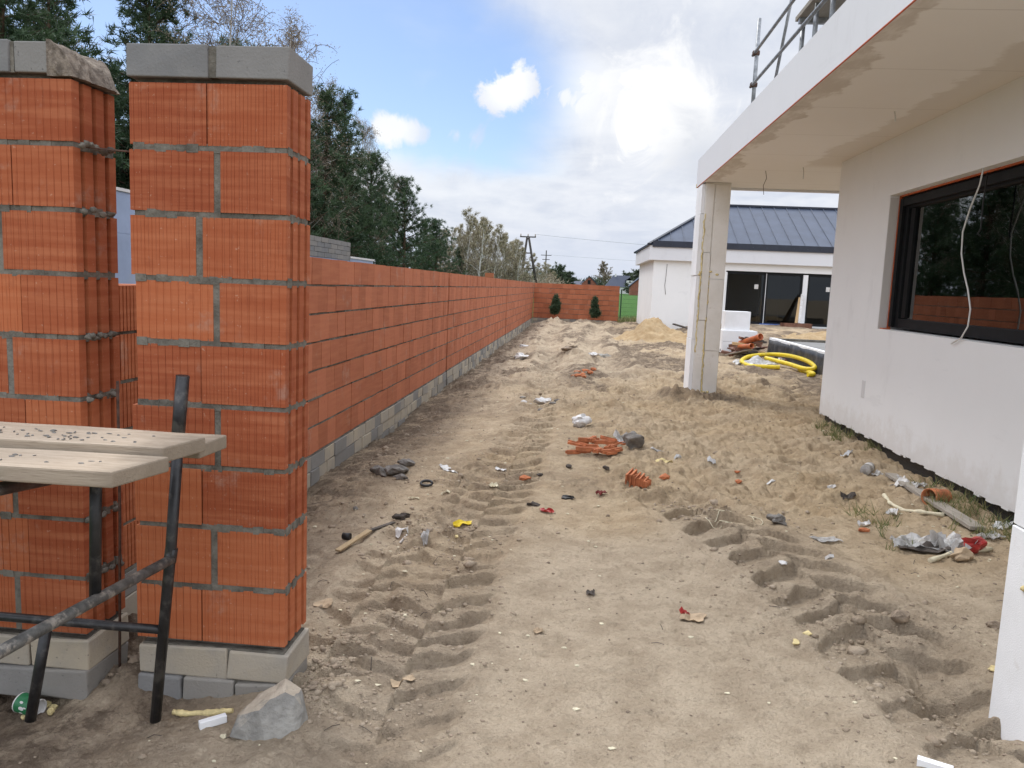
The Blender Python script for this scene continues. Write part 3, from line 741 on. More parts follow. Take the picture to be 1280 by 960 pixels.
# porch posts of styrofoam boards
def post(y0, y1, zb, zt, ox=0.0):
    q = MB(); q.box(FX+.055, 2.24, y0, y1, zb, zt)
    po = q.build('porch_post', 'dirty_styrofoam', house)
    q = MB(); z = zb
    for z0, z1, d in ((zb+.02, zb+.95, .0), (zb+.955, zb+1.95, .006), (zb+1.955, zb+2.9, -.004), (zb+2.905, zt-.02, .004)):
        q.box(FX+d+ox, FX+.054, y0+.02, y1-.02+d, z0, z1)
    subpart(q, 'side_board', 'white_styrofoam', po, .004)
    q = MB()
    for (xa, xb, za, zc, d) in ((FX+.07, 1.985, zb+.04, zb+1.25, .018), (FX+.085, 1.995, zb+1.26, zb+2.3, .024), (FX+.06, 1.99, zb+2.31, zt-.02, .016),
                               (2.015, 2.235, zb-.02, zb+.78, .012), (2.01, 2.23, zb+.785, zb+1.9, .02), (2.005, 2.238, zb+1.905, zt-.03, .014)):
        q.box(xa, xb, y0-d, y0-.001, za, zc)
    subpart(q, 'front_board', 'dirty_styrofoam', po, .003)
    q = MB()
    def bead(x, z0, z1, r):
        n = int((z1-z0)/.04); pts = [(x+rnd.uniform(-.012, .012), y0-.012+rnd.uniform(-.004, .004), z0+(z1-z0)*i/n) for i in range(n+1)]
        q.tube(pts, [r*rnd.uniform(.5, 1.5) for _ in pts], 6)
    bead(1.998, zb+.1, zb+1.3, .012); bead(2.0, zb+1.5, zb+1.95, .010); bead(FX+.068, zb+.75, zb+2.9, .010)
    for i in range(16): q.chunk((rnd.choice((1.99, FX+.09, 2.08))+rnd.uniform(-.05, .05), y0-.018, zb+rnd.choice((.06, .1, 1.93, 2.0, 2.65))+rnd.uniform(-.04, .04)), (.03, .012, .02), 800+i, .6, 2, .5, True)
    subpart(q, 'foam_bead', 'yellow_foam', po)
    return po
post(12.60, 13.20, .02, SZ-.004); post(2.66, 3.24, -.12, SZ-.004, -.022)
mb = MB()
for k in range(5): mb.chunk((FX-.026, 3.05-.02*k+.03, .62+rnd.uniform(-.03, .03)), (.012, .022, .016), 900+k, .6, 2, .5, True)
mb.build('foam_smear', 'yellow_foam', house)
# window
fx = HX+.13
win = MB()
fw = .10
win.box(fx, fx+.09, wy1-.16-fw*.2, wy1-.03, wz0+.02, wz1-.02); win.box(fx, fx+.09, wy0+.02, wy0+.14, wz0+.02, wz1-.02)
win.box(fx, fx+.09, wy0+.14, wy1-.18, wz1-.145, wz1-.02); win.box(fx, fx+.09, wy0+.14, wy1-.18, wz0+.02, wz0+.12)
wo = win.build('window', 'frame_black', house, bevel=.004)
mb = MB(); mb.box(fx-.035, fx-.002, wy1-.11, wy1-.035, wz0+.03, wz1-.04); mb.box(fx-.035, fx-.002, wy0+.05, wy1-.12, wz1-.12, wz1-.045); subpart(mb, 'blind_rail', 'frame_black', wo)
mb = MB(); mb.box(fx+.02, fx+.09, wy1-.30, wy1-.205, wz0+.13, wz1-.15); subpart(mb, 'sash', 'frame_black', wo)
mb = MB(); mb.box(fx+.045, fx+.055, wy0+.13, wy1-.19, wz0+.11, wz1-.135); subpart(mb, 'pane', 'window_glass', wo)
mb = MB(); mb.box(HX+TH+.02, HX+TH+.06, wy1-.48, wy1-.30, wz0, wz1+.1); mb.build('inner_reveal', 'beige_wall', house)
mb = MB()
mb.box(HX-.004, fx-.004, wy1+.001, wy1+.0115, wz0+.0, wz1+.004)
q = []
mb2 = MB(); mb2.box(HX+.095, HX+.125, wy1-.014, wy1-.001, wz0+.004, wz1-.004); mb2.box(HX+.10, HX+.125, wy0+.01, wy1-.02, wz1-.016, wz1-.001); mb2.box(HX+.02, HX+.10, wy1-.1, wy1-.02, wz0-.001, wz0+.012)
mb2.build('reveal_trim', 'orange_bead', house)
mb3 = MB(); mb3.box(HX+.003, HX+.08, wy1-.012, wy1-.001, wz0+.004, wz1-.025); mb3.build('reveal', 'grey_plaster', house)
mb3 = MB(); mb3.box(HX-.006, HX+.001, 8.92, 9.01, .62, .81); mb3.build('cover_plate', 'far_white', house, bevel=.003)
# cable in front of the window, bits hanging from the soffit
def along(y, z, x=HX-.02): return (x, y, z)
wire('hanging_cable', [along(*q) for q in ((6.77, 2.79), (6.80, 2.66), (6.92, 2.48), (7.0, 2.30), (6.98, 2.12), (6.90, 1.96), (6.80, 1.82), (6.72, 1.66), (6.73, 1.52), (6.82, 1.42), (6.98, 1.36))], .0065, 'cable_white', 'white cable hanging down in front of the black framed window', 'cable')
wire('window_cord', [(HX+.06, 6.86, 2.77), (HX+.055, 6.87, 2.55), (HX+.06, 6.87, 2.32), (HX+.05, 6.89, 2.28), (HX+.06, 6.86, 2.26)], .006, 'black_rubber', 'short black cord dangling at the top of the window behind the white cable', 'cord')
for lab, (px, py, px2, py2, D) in (('short steel rod hanging from the porch soffit nearest the window', (1120, 118, 1119, 152, 7.6)), ('steel rod hanging from the porch soffit near its far end', (1006, 188, 1004, 224, 10.9))):
    a = at(px, py, D); b = at(px2, py2, D); a[2] = SZ+.01
    wire('hanger_rod', [a, (a+b)/2+np.array([.004, 0, 0]), b], .007, 'cable_white', lab, 'rod', 'rods hanging from the soffit')
a = at(957, 214, 11.3)
wire('loose_wire', [(a[0], 11.3, SZ+.01), (a[0]+.02, 11.3, SZ-.1), (a[0]-.015, 11.3, SZ-.2), (a[0], 11.3, SZ-.32)], .004, 'rust_steel', 'thin bent wire hanging from the soffit beside the far white post', 'wire')
# roof scaffold
sc_ = empty('roof_scaffold', (2.3, 9.5, FT), 'grey tube scaffold guardrail standing on the porch roof edge', 'scaffold')
SX = 2.16
def yat(px, py):      # y of a pixel on plane x = SX
    d = ray(px, py); t = SX/d[0]; return CAM+d*t
def tubepart(n, a, b, r, m='galvanised_steel'): return MB().tube([a, b], r, 10).build(n, m, sc_)
pA = yat(945, 80); yA = pA[1]
tubepart('pole', (SX, yA, FT-.06), (SX, yA, 5.3), .026)
z1 = yat(948, 64)[2]; z2 = yat(945, 104)[2]
tubepart('guard_rail', (SX-.03, yA+.1, z1), (SX-.03, 4.6, z1+.02), .020); tubepart('guard_rail', (SX-.03, yA+.1, z2), (SX-.03, 4.6, z2-.02), .020)
tubepart('brace', (SX+.03, yA-.75, FT-.05), (SX+.03, yA-1.75, 5.3), .018)
for px in (998, 1013, 1032):
    q = yat(px, 30); tubepart('pole', (SX+.05, q[1], FT-.06), (SX+.05, q[1], q[2]+(.0 if px == 998 else .5)), .024)
q = yat(1000, 25); q2 = yat(1052, 5)
zd = q[2]+.02; pass
mb = MB(); mb.box(SX-.02, SX+.75, q2[1]-.1, q[1]+.12, zd, zd+.045); mb.build('deck_board', 'weathered_wood', sc_)
mb = MB(); mb.box(SX-.01, SX+.7, q[1]-.03, q[1]+.03, zd-.055, zd-.002); mb.build('deck_bearer', 'galvanised_steel', sc_)
for z in (z1, z2): MB().box(SX-.055, SX+.035, yA-.035, yA+.035, z-.03, z+.03).build('coupler', 'rust_steel', sc_, bevel=.01)
# ------------------------------------------------------------------ trestle and planks
tr = empty('work_trestle', (-1.7, 2.6, -.1), 'black painted tube trestle carrying the planks in front of the brick pillars', 'trestle')
def tp(n, pts, r, m='black_paint', k=10): return MB().tube(pts, r, k).build(n, m, tr)
tp('leg', [(-1.515, 2.9, 1.30), (-1.545, 2.9, .98)], .0255); tp('leg', [(-1.54, 2.9, 1.0), (-1.575, 2.9, .57), (-1.65, 2.9, -.14)], .0215)
tp('leg', [(-2.075, 2.86, .27), (-2.165, 2.86, -.16)], .022)
tp('leg', [(-1.612, 2.49, 1.066), (-1.628, 2.49, .56)], .020)
tp('rail', [(-1.572, 2.895, .557), (-1.622, 2.4, .56), (-1.70, 1.62, .56)], .0205, 'dirty_steel')
tp('cross_tube', [(-1.62, 2.9, .257), (-2.75, 2.88, .27)], .0185)
b0 = at(0, 611, 2.15); b1 = at(72, 597, 2.6); tp('bearer', [b0-(b1-b0)*.8, b1+(b1-b0)*.2], .021)
tp('weld', [(-1.572, 2.905, .60), (-1.578, 2.9, .545)], .0255, 'black_paint', 8)
def plank(y0, y1, x1a, x1b, z0, z1, label, m='plank_wood'):
    mb = MB(); n = 14; x0 = -3.9
    prof = []
    for i in range(n+1):
        t = i/n; a = x0+(x1a-x0)*t; b = x0+(x1b-x0)*t; w = rnd.uniform(-.002, .002)
        prof.append([(a, y0+w, z0), (a, y0+w, z1+w), (b, y1+w, z1+w), (b, y1+w, z0)])
    vs = [p for s in prof for p in s]
    fs = [(4*i+k, 4*i+(k+1) % 4, 4*i+4+(k+1) % 4, 4*i+4+k) for i in range(n) for k in range(4)]+[(3,2,1,0), tuple(4*n+k for k in range(4))]
    mb.add(vs, [tuple(reversed(f)) for f in fs])
    return thing(mb, 'plank', m, label, 'plank', 'planks on the trestle', bevel=.006)
plank(2.10, 2.325, -1.315, -1.262, 1.07, 1.118, 'pale wooden plank on the trestle, front one nearest the viewer')
plank(2.335, 2.535, -1.29, -1.245, 1.092, 1.143, 'middle wooden plank on the trestle with a dark weathered end')
plank(2.545, 2.735, -1.272, -1.262, 1.062, 1.112, 'rear wooden plank on the trestle, reaching farthest right past the black leg')
mb = MB()
for k in range(70):
    x = rnd.gauss(-1.70, .20); y = rnd.uniform(2.36, 2.50) if rnd.random() < .75 else rnd.uniform(2.15, 2.3)
    if x < -1.32: mb.chunk((x, y, 1.145 if y > 2.33 else 1.120), (rnd.uniform(.003, .014), rnd.uniform(.003, .008), rnd.uniform(.002, .004)), 40+k, .5, 1)
thing(mb, 'mortar_crumbs', 'clod_grey', 'dark mortar crumbs spilled over the trestle planks', 'crumbs', kind='stuff')
# ------------------------------------------------------------------ second white house
nh = empty('neighbour_house', (8, 36, .4), 'single storey white house with dark standing seam roof beyond the porch post', 'house')
mb = MB()
X0, X1, Y0, Y1, ZB, ZE = 2.88, 17, 32, 39.5, -.2, 3.0
dx0, dx1, dz0, dz1 = 5.74, 11.6, .56, 2.63
mb.box(X0, dx0, Y0, Y0+.35, ZB, ZE); mb.box(dx1, X1, Y0, Y0+.35, ZB, ZE); mb.box(dx0, dx1, Y0, Y0+.35, dz1, ZE); mb.box(dx0, dx1, Y0, Y0+.35, ZB, dz0)
mb.box(X0, X0+.35, Y0+.35, Y1, ZB, ZE); mb.box(X0+.35, X1, Y1-.3, Y1, ZB, ZE); mb.box(X1-.3, X1, Y0+.35, Y1-.3, ZB, ZE)
mb.build('wall', 'white_plaster', nh)
mb = MB(); mb.box(4.5, 14, 35.4, 35.5, .5, 2.95); mb.box(3.3, 16.6, 32.36, 39.1, .45, .52); mb.build('room', 'room_dark', nh)
mb = MB(); o = .2
mb.box(X0-o, X1+o, Y0-o, Y1+o, 2.93, 3.50); mb.build('fascia', 'fascia_plaster', nh)
mb = MB(); o = .26
mb.box(X0-.10, X1+.1, Y0-o, Y0-.15, 3.44, 3.68); mb.build('gutter', 'roof_dark', nh)
mb = MB()
ex0, ex1, ey0, ey1 = X0-o, X1+o, Y0-o, Y1+o; rz, ry, rx0, rx1 = 5.53, 35.75, 5.75, 14.2; ez = 3.52
V = [(ex0,ey0,ez),(ex1,ey0,ez),(ex1,ey1,ez),(ex0,ey1,ez),(rx0,ry,rz),(rx1,ry,rz)]
mb.add(V, [(0,1,5,4),(1,2,5),(2,3,4,5),(3,0,4),(3,2,1,0)])
rf = mb.build('roof', 'roof_metal', nh)
mb = MB(); x = ex0+.4; k = 0
def roofz(y): return ez+(rz-ez)*(y-ey0)/(ry-ey0)
while x < ex1:
    t1 = 1.0
    if x < rx0: t1 = (x-ex0)/(rx0-ex0)
    if x > rx1: t1 = (ex1-x)/(ex1-rx1)
    if t1 > .05: mb.bar((x, ey0, ez+.012), (x, ey0+(ry-ey0)*t1, ez+(rz-ez)*t1+.012), .03, .05)
    x += .52
y = ey0+.4
while y < ey1:
    t1 = (y-ey0)/(ry-ey0) if y < ry else (ey1-y)/(ey1-ry)
    mb.bar((ex0, y, ez+.012), (ex0+(rx0-ex0)*t1, y, ez+(rz-ez)*t1+.012), .03, .05); y += .52
subpart(mb, 'seam', 'roof_metal', rf)
mb = MB(); mb.bar((rx0, ry, rz+.03), (rx1, ry, rz+.03), .16, .08); mb.bar((ex0, ey0, ez+.02), (rx0, ry, rz+.02), .14, .07); mb.bar((ex1, ey0, ez+.02), (rx1, ry, rz+.02), .14, .07); mb.bar((ex0, ey1, ez+.02), (rx0, ry, rz+.02), .14, .07)
subpart(mb, 'ridge_cap', 'roof_dark', rf)
# glass doors
for (a, b) in ((5.80, 7.32), (7.34, 8.74), (8.94, 10.2), (10.25, 11.55)):
    d = MB(); y = Y0+.10; w = .07
    d.box(a, a+w, y, y+.08, dz0, dz1-.02); d.box(b-w, b, y, y+.08, dz0, dz1-.02); d.box(a+w, b-w, y, y+.08, dz1-.12, dz1-.02); d.box(a+w, b-w, y, y+.08, dz0, dz0+.10)
    do = d.build('glass_door', 'frame_black', nh)
    mb = MB(); mb.box(a+w-.01, b-w+.01, y+.03, y+.045, dz0+.09, dz1-.11); subpart(mb, 'pane', 'door_glass', do)
    if a in (5.80, 8.94):
        mb = MB(); s = b-.42 if a == 5.80 else (a+b)/2+.1
        mb.box(s, s+.15, y+.018, y+.024, 1.95, 2.13); subpart(mb, 'sticker', 'paper_white', do)
for xa, xb, ya in ((5.745, 5.795, .02), (8.75, 8.93, .04), (7.322, 7.338, .05)): MB().box(xa, xb, Y0+ya, Y0+.10, dz0, dz1-.06).build('insulation_strip', 'white_styrofoam', nh)
mb = MB(); mb.box(5.6, 11.8, Y0-.45, Y0-.01, .44, .55); mb.build('threshold', 'far_white', nh)
mb = MB(); mb.box(7.2, 8.8, Y0+.02, Y0+.095, .552, .60); mb.build('blue_strip', 'tile_blue', nh)
mb = MB(); mb.bar((7.92, Y0+2.0, .6), (7.92, Y0+2.0, 2.6), .9, .05); mb.build('inner_partition', 'far_white', nh)
c0 = at(834, 330, 31.99); c1 = at(832.5, 345, 31.99); c2 = at(831, 357, 31.99); c3 = at(832, 368, 31.99)
mb = MB(); mb.tube([c0, c1, c2, c3], .009, 4); mb.build('crack', 'clod_grey', nh)
# terrace slab with membrane
te = empty('terrace_slab', (8.5, 18, .1), 'raised grey concrete terrace slab wrapped in black foil with a white rim', 'terrace')
mb = MB(); mb.box(5.17, 13, 14.0, 21.2, -.2, .545); mb.build('slab', 'screed', te)
mb = MB()
n = 40; vs = []
for i in range(n+1):
    y = 14.0+7.2*i/n
    for j, z in enumerate((-.02, .1, .22, .35, .46, .57)):
        vs.append((5.06-.05*(1-j/5)-.06*abs(float(vn(i*.5, j*.8, 3)))-.10*float(vn(i*.9, j*.4, 11))*(1-j/5), y, z+.03*float(vn(i*.4, j, 6))*(j > 4)))
mb.add(vs, [(i*6+j, (i+1)*6+j, (i+1)*6+j+1, i*6+j+1) for i in range(n) for j in range(5)], .5, True)
fo = mb.build('foil', 'dark_foil', te); sm = fo.modifiers.new('thickness', 'SOLIDIFY'); sm.thickness = .006
mb = MB(); mb.box(5.05, 5.17, 14.0, 21.2, .545, .61); mb.build('rim', 'white_styrofoam', te)
mb = MB(); mb.box(5.175, 13, 21.0, 21.2, .545, .605); mb.build('back_rim', 'mortar', te)
# styrofoam packs
def pack(px0, px1, py0, py1, D, dep, n, label):
    a = at(px0, py1, D); b = at(px1, py0, D); mb = MB(); h = (b[2]-a[2])/n
    for k in range(n): mb.box(a[0]+rnd.uniform(0, .01), b[0]-rnd.uniform(0, .02), D-rnd.uniform(0, .01), D+dep, a[2]+k*h+.002, a[2]+(k+1)*h-.002)
    return thing(mb, 'styrofoam_pack', 'white_styrofoam', label, 'insulation pack', 'white insulation packs', bevel=.008)
pack(901, 947, 414.5, 441, 21.4, .6, 2, 'wide white styrofoam pack on the ground behind the porch post')
pack(905, 939, 390, 413.8, 21.5, .5, 1, 'smaller white styrofoam pack standing on top of the wide one')
# pile of pipes and offcuts
g_ = 'brown offcuts heaped beside the styrofoam'
def at_g(px, py): return gp(px, py)
def pipe(name, c, d, L, r, m, label, cat, group=None, inner='black_rubber'):
    d = Vector(d).normalized(); a = Vector(c)-d*L/2; b = Vector(c)+d*L/2
    root = empty(name, a, label, cat, group)
    ri = r*.88; n = 16; u = d.orthogonal().normalized(); w = d.cross(u); vs = []
    for (p, rr) in ((a, r), (b-d*.09, r), (b-d*.085, r*1.14), (b, r*1.14), (b, r*1.02), (b-d*L*.6, ri), (a, ri)):
        for k in range(n): t = 2*math.pi*k/n; vs.append(p+(u*math.cos(t)+w*math.sin(t))*rr)
    mb = MB(); mb.add(vs, [(i*n+k, i*n+(k+1) % n, (i+1)*n+(k+1) % n, (i+1)*n+k) for i in range(6) for k in range(n)], .5, True)
    mb.build('pipe_wall', m, root)
    return root
c = at(938, 425, 20.3); pipe('drain_pipe', c, (.42, -.85, .28), .8, .075, 'orange_plastic', 'orange drain pipe sticking out on top of the brown offcut heap', 'pipe')
c = at(932, 433, 20.1)
pipe('drain_pipe', c, (.30, -.92, .12), .6, .06, 'orange_plastic', 'orange drain pipe lower in the heap below the raised one', 'pipe')
mb_l = []
for k in range(30):
    px = rnd.uniform(915, 958); c = at_g(px, 446-rnd.uniform(0, 3)); hgt = max(.03, .42*(1-abs(px-938)/30))*rnd.random()
    mb = MB(); L = rnd.uniform(.3, .7); mb.obox((c.x, c.y+rnd.uniform(-.5, .4), c.z+.05+hgt), (L, rnd.uniform(.08, .16), rnd.uniform(.03, .08)), (rnd.uniform(-.2, .2), rnd.uniform(-.3, .3), rnd.uniform(-.9, .9)), .5, .01)
    thing(mb, 'offcut', rnd.choice(('brown_plastic', 'brown_plastic', 'rag_dark', 'raw_wood', 'weathered_wood')), 'offcut of wood or plastic in the brown heap below the orange pipes', 'offcut', g_)
# yellow conduit
def coil(name, pts, r, label):
    P = [Vector(p) for p in pts]; out = []
    for i in range(len(P)-1):
        p0, p1, p2, p3 = P[max(i-1, 0)], P[i], P[i+1], P[min(i+2, len(P)-1)]
        n = max(2, int((p2-p1).length/.016))
        for k in range(n):
            t = k/n; out.append(.5*((2*p1)+(p2-p0)*t+(2*p0-5*p1+4*p2-p3)*t*t+(3*p1-p0-3*p2+p3)*t**3))
    mb = MB(); mb.tube(out, [r*(1.0 if k % 2 else .90) for k in range(len(out))], 10)
    return thing(mb, name, 'yellow_plastic', label, 'pipe')
def lift(px, py, dz): v = gp(px, py+4); return (min(v.x, 4.86), v.y, v.z+dz)
hp = ((975, 459, 17.6), (955, 458.3, 17.7), (936, 457, 17.9), (927, 451.5, 18.6), (937, 445.5, 19.6), (960, 443, 19.8), (985, 444.5, 19.0), (1008, 451, 17.6), (1019, 459.5, 16.75), (1006, 461, 17.0), (984, 454.5, 17.9), (957, 447.5, 18.8))
coil('drainage_hose', [tuple(at(*q)) for q in hp], .050, 'long yellow corrugated drainage hose lying in an open loop by the terrace')
pp = [(1009, 463), (1014, 462), (1019, 465), (1014, 469), (1009, 467.5)]
coil('hose_offcut', [lift(a, b, .05) for a, b in pp], .05, 'short curled yellow hose piece just below the long hose loop')
for k, (px, py, m, lab) in enumerate(((943, 452, 'plastic_film', 'crumpled clear film lying inside the left part of the yellow hose loop'), (997, 454, 'paper_white', 'pale sheet lying inside the right part of the yellow hose loop'), (984, 450, 'red_plastic', 'small red scrap lying inside the yellow hose loop'))):
    c = gp(px, py+4); thing(MB().sheet(c, .9 if k < 2 else .4, .8 if k < 2 else .3, .10, 60+k, 9), 'plastic_sheet', m, lab, 'scrap')
# lumber and rubble by the glass doors
for k, (a, b, m, lab) in enumerate((((995, 404), (1000, 372), 'raw_wood', 'thin board leaning on the glass doors, left of the pair'), ((999, 404), (1003, 368), 'paper_white', 'pale board leaning on the glass doors, right of the pair'))):
    mb = MB(); mb.bar(at(*a, 31.2), at(*b, 31.9), .10, .03); thing(mb, 'leaning_board', m, lab, 'board', 'boards leaning on the doors')
mb = MB(); c = at(995, 408, 31); mb.obox(c, (1.1, .4, .22), (0, 0, .1), .5, .02); thing(mb, 'timber_stack', 'brown_plastic', 'brown timber offcuts stacked at the foot of the leaning boards', 'timber')
def heap(name, cx, cy, rx, ry, h, m, label, cat, seed, n=56):
    vs = []; fs = []
    for j in range(n+1):
        for i in range(n+1):
            u = i/n*2-1; v = j/n*2-1; x = cx+u*rx; y = cy+v*ry; d = math.hypot(u, v)
            f = max(0, 1-d*d)**1.5
            vs.append((x, y, f))
    A = np.array(vs); b = height(A[:, 0], A[:, 1])
    z = b-.04+h*A[:, 2]*(1+1.5*fbm(A[:, 0], A[:, 1], rx*.55, 5, seed))+(.07*fbm(A[:, 0], A[:, 1], .3, 4, seed+2)*(A[:, 2] > 0))
    vs = [(a[0], a[1], zz) for a, zz in zip(A, z)]
    fs = [(j*(n+1)+i, j*(n+1)+i+1, (j+1)*(n+1)+i+1, (j+1)*(n+1)+i) for j in range(n) for i in range(n) if max(A[j*(n+1)+i, 2], A[(j+1)*(n+1)+i+1, 2], A[j*(n+1)+i+1, 2], A[(j+1)*(n+1)+i, 2]) > 0]
    return thing(MB().add(vs, fs, .5, True), name, m, label, cat)
heap('sand_heap', 2.55, 26.6, 1.5, 2.0, .44, 'fresh_sand', 'heap of yellow sand in front of the far white house corner', 'sand heap', 200)
heap('sand_heap', 3.9, 25.5, 1.3, 1.3, .34, 'fresh_sand', 'lower yellow sand heap half hidden behind the porch post', 'sand heap', 205)
heap('sand_heap', 8.9, 26.5, 2.4, 1.8, .28, 'fresh_sand', 'flat sand pile before the glass doors of the far house', 'sand heap', 210)
c = gp(808, 424); thing(MB().chunk((c.x, c.y, c.z+.12), (.36, .25, .2), 77, .5, 3), 'rubble_lump', 'paper_white', 'whitish rubble lump at the foot of the sand heap', 'rubble')
c = at(870, 411, 29); mb = MB(); mb.bar(at(842, 405, 29.5), at(872, 414, 28.6), .12, .05); thing(mb, 'old_board', 'rag_dark', 'dark board lying behind the sand heap against the far house', 'board')
# ------------------------------------------------------------------ fence panel, conifers, poles
fe = empty('mesh_fence', (2.5, 41.4, 0), 'dark green wire mesh fence between the end wall and the far house', 'fence')
for x in (2.16, 3.9): MB().box(x-.03, x+.03, 41.38, 41.44, -.2, 1.72).build('post', 'fence_green', fe)
mb = MB()
for i in range(30): mb.bar((2.2+i*.058, 41.41, .12), (2.2+i*.058, 41.41, 1.65), .006)
for i in range(8): mb.bar((2.19, 41.41, .14+i*.215), (3.9, 41.41, .14+i*.215), .008)
mb.build('wire_mesh', 'fence_green', fe)
MB().box(2.19, 3.87, 41.38, 41.43, -.1, .13).build('kick_board', 'dark_timber', fe)
rng = np.random.default_rng(11)
def tri_mesh(name, C, dirs, L, W, tint, m, parent, off):
    """one thin triangle per entry"""
    n = len(C); r = rng.normal(size=(n, 3)); s = np.cross(dirs, r); s /= np.linalg.norm(s, axis=1)[:, None]+1e-9
    a = C-s*W[:, None]/2; b = C+s*W[:, None]/2; t = C+dirs*L[:, None]
    v = np.stack([a, b, t], 1).reshape(-1, 3)-np.array(off)
    me = bpy.data.meshes.new(name); me.vertices.add(3*n); me.vertices.foreach_set('co', v.astype(np.float32).ravel())
    me.loops.add(3*n); me.loops.foreach_set('vertex_index', np.arange(3*n, dtype=np.int32)); me.polygons.add(n)
    me.polygons.foreach_set('loop_start', (np.arange(n)*3).astype(np.int32)); me.update(calc_edges=True)
    at_ = me.attributes.new('tint', 'FLOAT', 'FACE'); at_.data.foreach_set('value', tint.astype(np.float32))
    me.materials.append(MATS[m]); return link_mesh(name, me, parent)
def unit(v): return v/(np.linalg.norm(v, axis=-1, keepdims=True)+1e-9)
def conifer(name, loc, H, spread, cs, seed, label, cat, group, m, shape=1.2, step=.32, ncl=24, nl=.22, nw=.034, trunk_r=.13, rise=.25, gap=0.0, dens=.22):
    root = empty(name, loc, label, cat, group); rr = random.Random(seed); L0 = Vector(loc)
    tr_ = MB(); bend = [rr.uniform(-.03, .03)*H for _ in range(2)]
    tpos = lambda t: Vector((bend[0]*t*t, bend[1]*t*(1-t)*2, H*t))
    tr_.tube([L0+tpos(i/9) for i in range(10)], [trunk_r*(1-i/9)**.8+.012 for i in range(10)], 8)
    C = []; D = []
    z = cs*H
    while z < H*.985:
        t = (z/H-cs)/(1-cs); base = tpos(z/H)
        for k in range(rr.randint(3, 5)):
            if rr.random() < gap: continue
            L = spread*((1-t)**(1/shape))*rr.uniform(.55, 1.12)*(.75+.25*min(1, t*5))+.22*min(1, H/9)**2
            az = rr.uniform(0, 2*math.pi); el = rise+.5*t+rr.uniform(-.25, .2)
            pts = []; d = Vector((math.cos(az)*math.cos(el), math.sin(az)*math.cos(el), math.sin(el)))
            p = base.copy()
            for s in range(6):
                pts.append(p.copy()); p = p+d*(L/5); d = (d+Vector((rr.uniform(-.12, .12), rr.uniform(-.12, .12), rr.uniform(-.05, .10)))).normalized()
            tr_.tube([L0+q for q in pts], [.03*(1-s/5)*min(1, L/2)+.006 for s in range(6)], 4, cap=False)
            s = L*.22
            while s <= L*1.02:
                f = min(4.999, s/(L/5)); i = int(f); q = pts[i].lerp(pts[i+1], f-i); dd = (pts[i+1]-pts[i]).normalized()
                w = .16*min(1, H/6)+.22*L*.3
                for _ in range(2):
                    C.append(q+Vector((rr.gauss(0, w), rr.gauss(0, w), rr.gauss(.02, w*.55)))); D.append(dd+Vector((rr.gauss(0, .4), rr.gauss(0, .4), .35)))
                s += dens*rr.uniform(.7, 1.3)
        z += step*rr.uniform(.7, 1.3)
    tr_.build('trunk', 'pine_bark', root)
    C = np.array([tuple(c) for c in C]); D = unit(np.array([tuple(d) for d in D])); n = len(C)
    tb = rng.random(n)*.75
    CC = np.repeat(C, ncl, 0)+rng.normal(size=(n*ncl, 3))*.045; DD = unit(np.repeat(D, ncl, 0)*.7+rng.normal(size=(n*ncl, 3))*.75)
    tri_mesh('crown', CC, DD, nl*rng.uniform(.6, 1.2, n*ncl), nw*rng.uniform(.7, 1.3, n*ncl), np.clip(np.repeat(tb, ncl)+rng.random(n*ncl)*.25, 0, 1), m, root, (0, 0, 0))
    return root
def broadleaf(name, loc, H, seed, label, cat, group, bark, buds, nb, spread=.26, budn=2.2, trunk_r=.10, droop=.15, cs=.22, budL=.08, fine=.006, rad=.9):
    root = empty(name, loc, label, cat, group); rr = random.Random(seed); L0 = Vector(loc); tr_ = MB(); tw = MB(); C = []
    bx, by = rr.uniform(-.05, .05)*H, rr.uniform(-.05, .05)*H
    tpos = lambda t: Vector((bx*t*t+.02*H*math.sin(t*5+seed), by*t, H*t))
    tr_.tube([L0+tpos(i/11) for i in range(12)], [trunk_r*(1-i/11)+.010 for i in range(12)], 7)
    def branch(p, d, L, r, lev):
        pts = [p.copy()]; n = 4
        for s in range(n):
            d = (d+Vector((rr.gauss(0, .12), rr.gauss(0, .12), rr.gauss(.03 if lev < 2 else -droop, .10)))).normalized(); p = p+d*(L/n); pts.append(p.copy())
        (tr_ if lev == 0 else tw).tube([L0+q for q in pts], [max(fine, r*(1-.7*s/n)) for s in range(n+1)], 4 if lev == 0 else 3, cap=False)
        if lev >= 1:
            for q in pts[1:]:
                for _ in range(int(budn)+(rr.random() < budn % 1)): C.append(q+Vector((rr.gauss(0, .11), rr.gauss(0, .11), rr.gauss(0, .11))))
        if lev < 2:
            for k in range(rr.randint(4, 6) if lev == 0 else rr.randint(2, 4)):
                i = rr.randint(1, n); dd = (d*rad+Vector((rr.gauss(0, .55), rr.gauss(0, .55), rr.gauss(.15 if lev == 0 else -droop, .35)))).normalized()
                branch(pts[i], dd, L*rr.uniform(.40, .65), r*.5, lev+1)
    for k in range(nb):
        t = cs+(1-cs)*(k+rr.random())/nb*.97; az = rr.uniform(0, 6.283); el = rr.uniform(.5, 1.0)
        branch(tpos(t), Vector((math.cos(az)*math.cos(el), math.sin(az)*math.cos(el), math.sin(el))), H*spread*(1.15-t)*rr.uniform(.7, 1.2), trunk_r*.38*(1.1-t), 0)
    tr_.build('trunk', bark, root); tw.build('twigs', 'twig_bark', root)
    C = np.array([tuple(c) for c in C]); n = len(C)
    tri_mesh('buds', C, unit(rng.normal(size=(n, 3))), budL*rng.uniform(.6, 1.3, n), budL*.55*rng.uniform(.6, 1.3, n), rng.random(n), buds, root, (0, 0, 0))
    return root
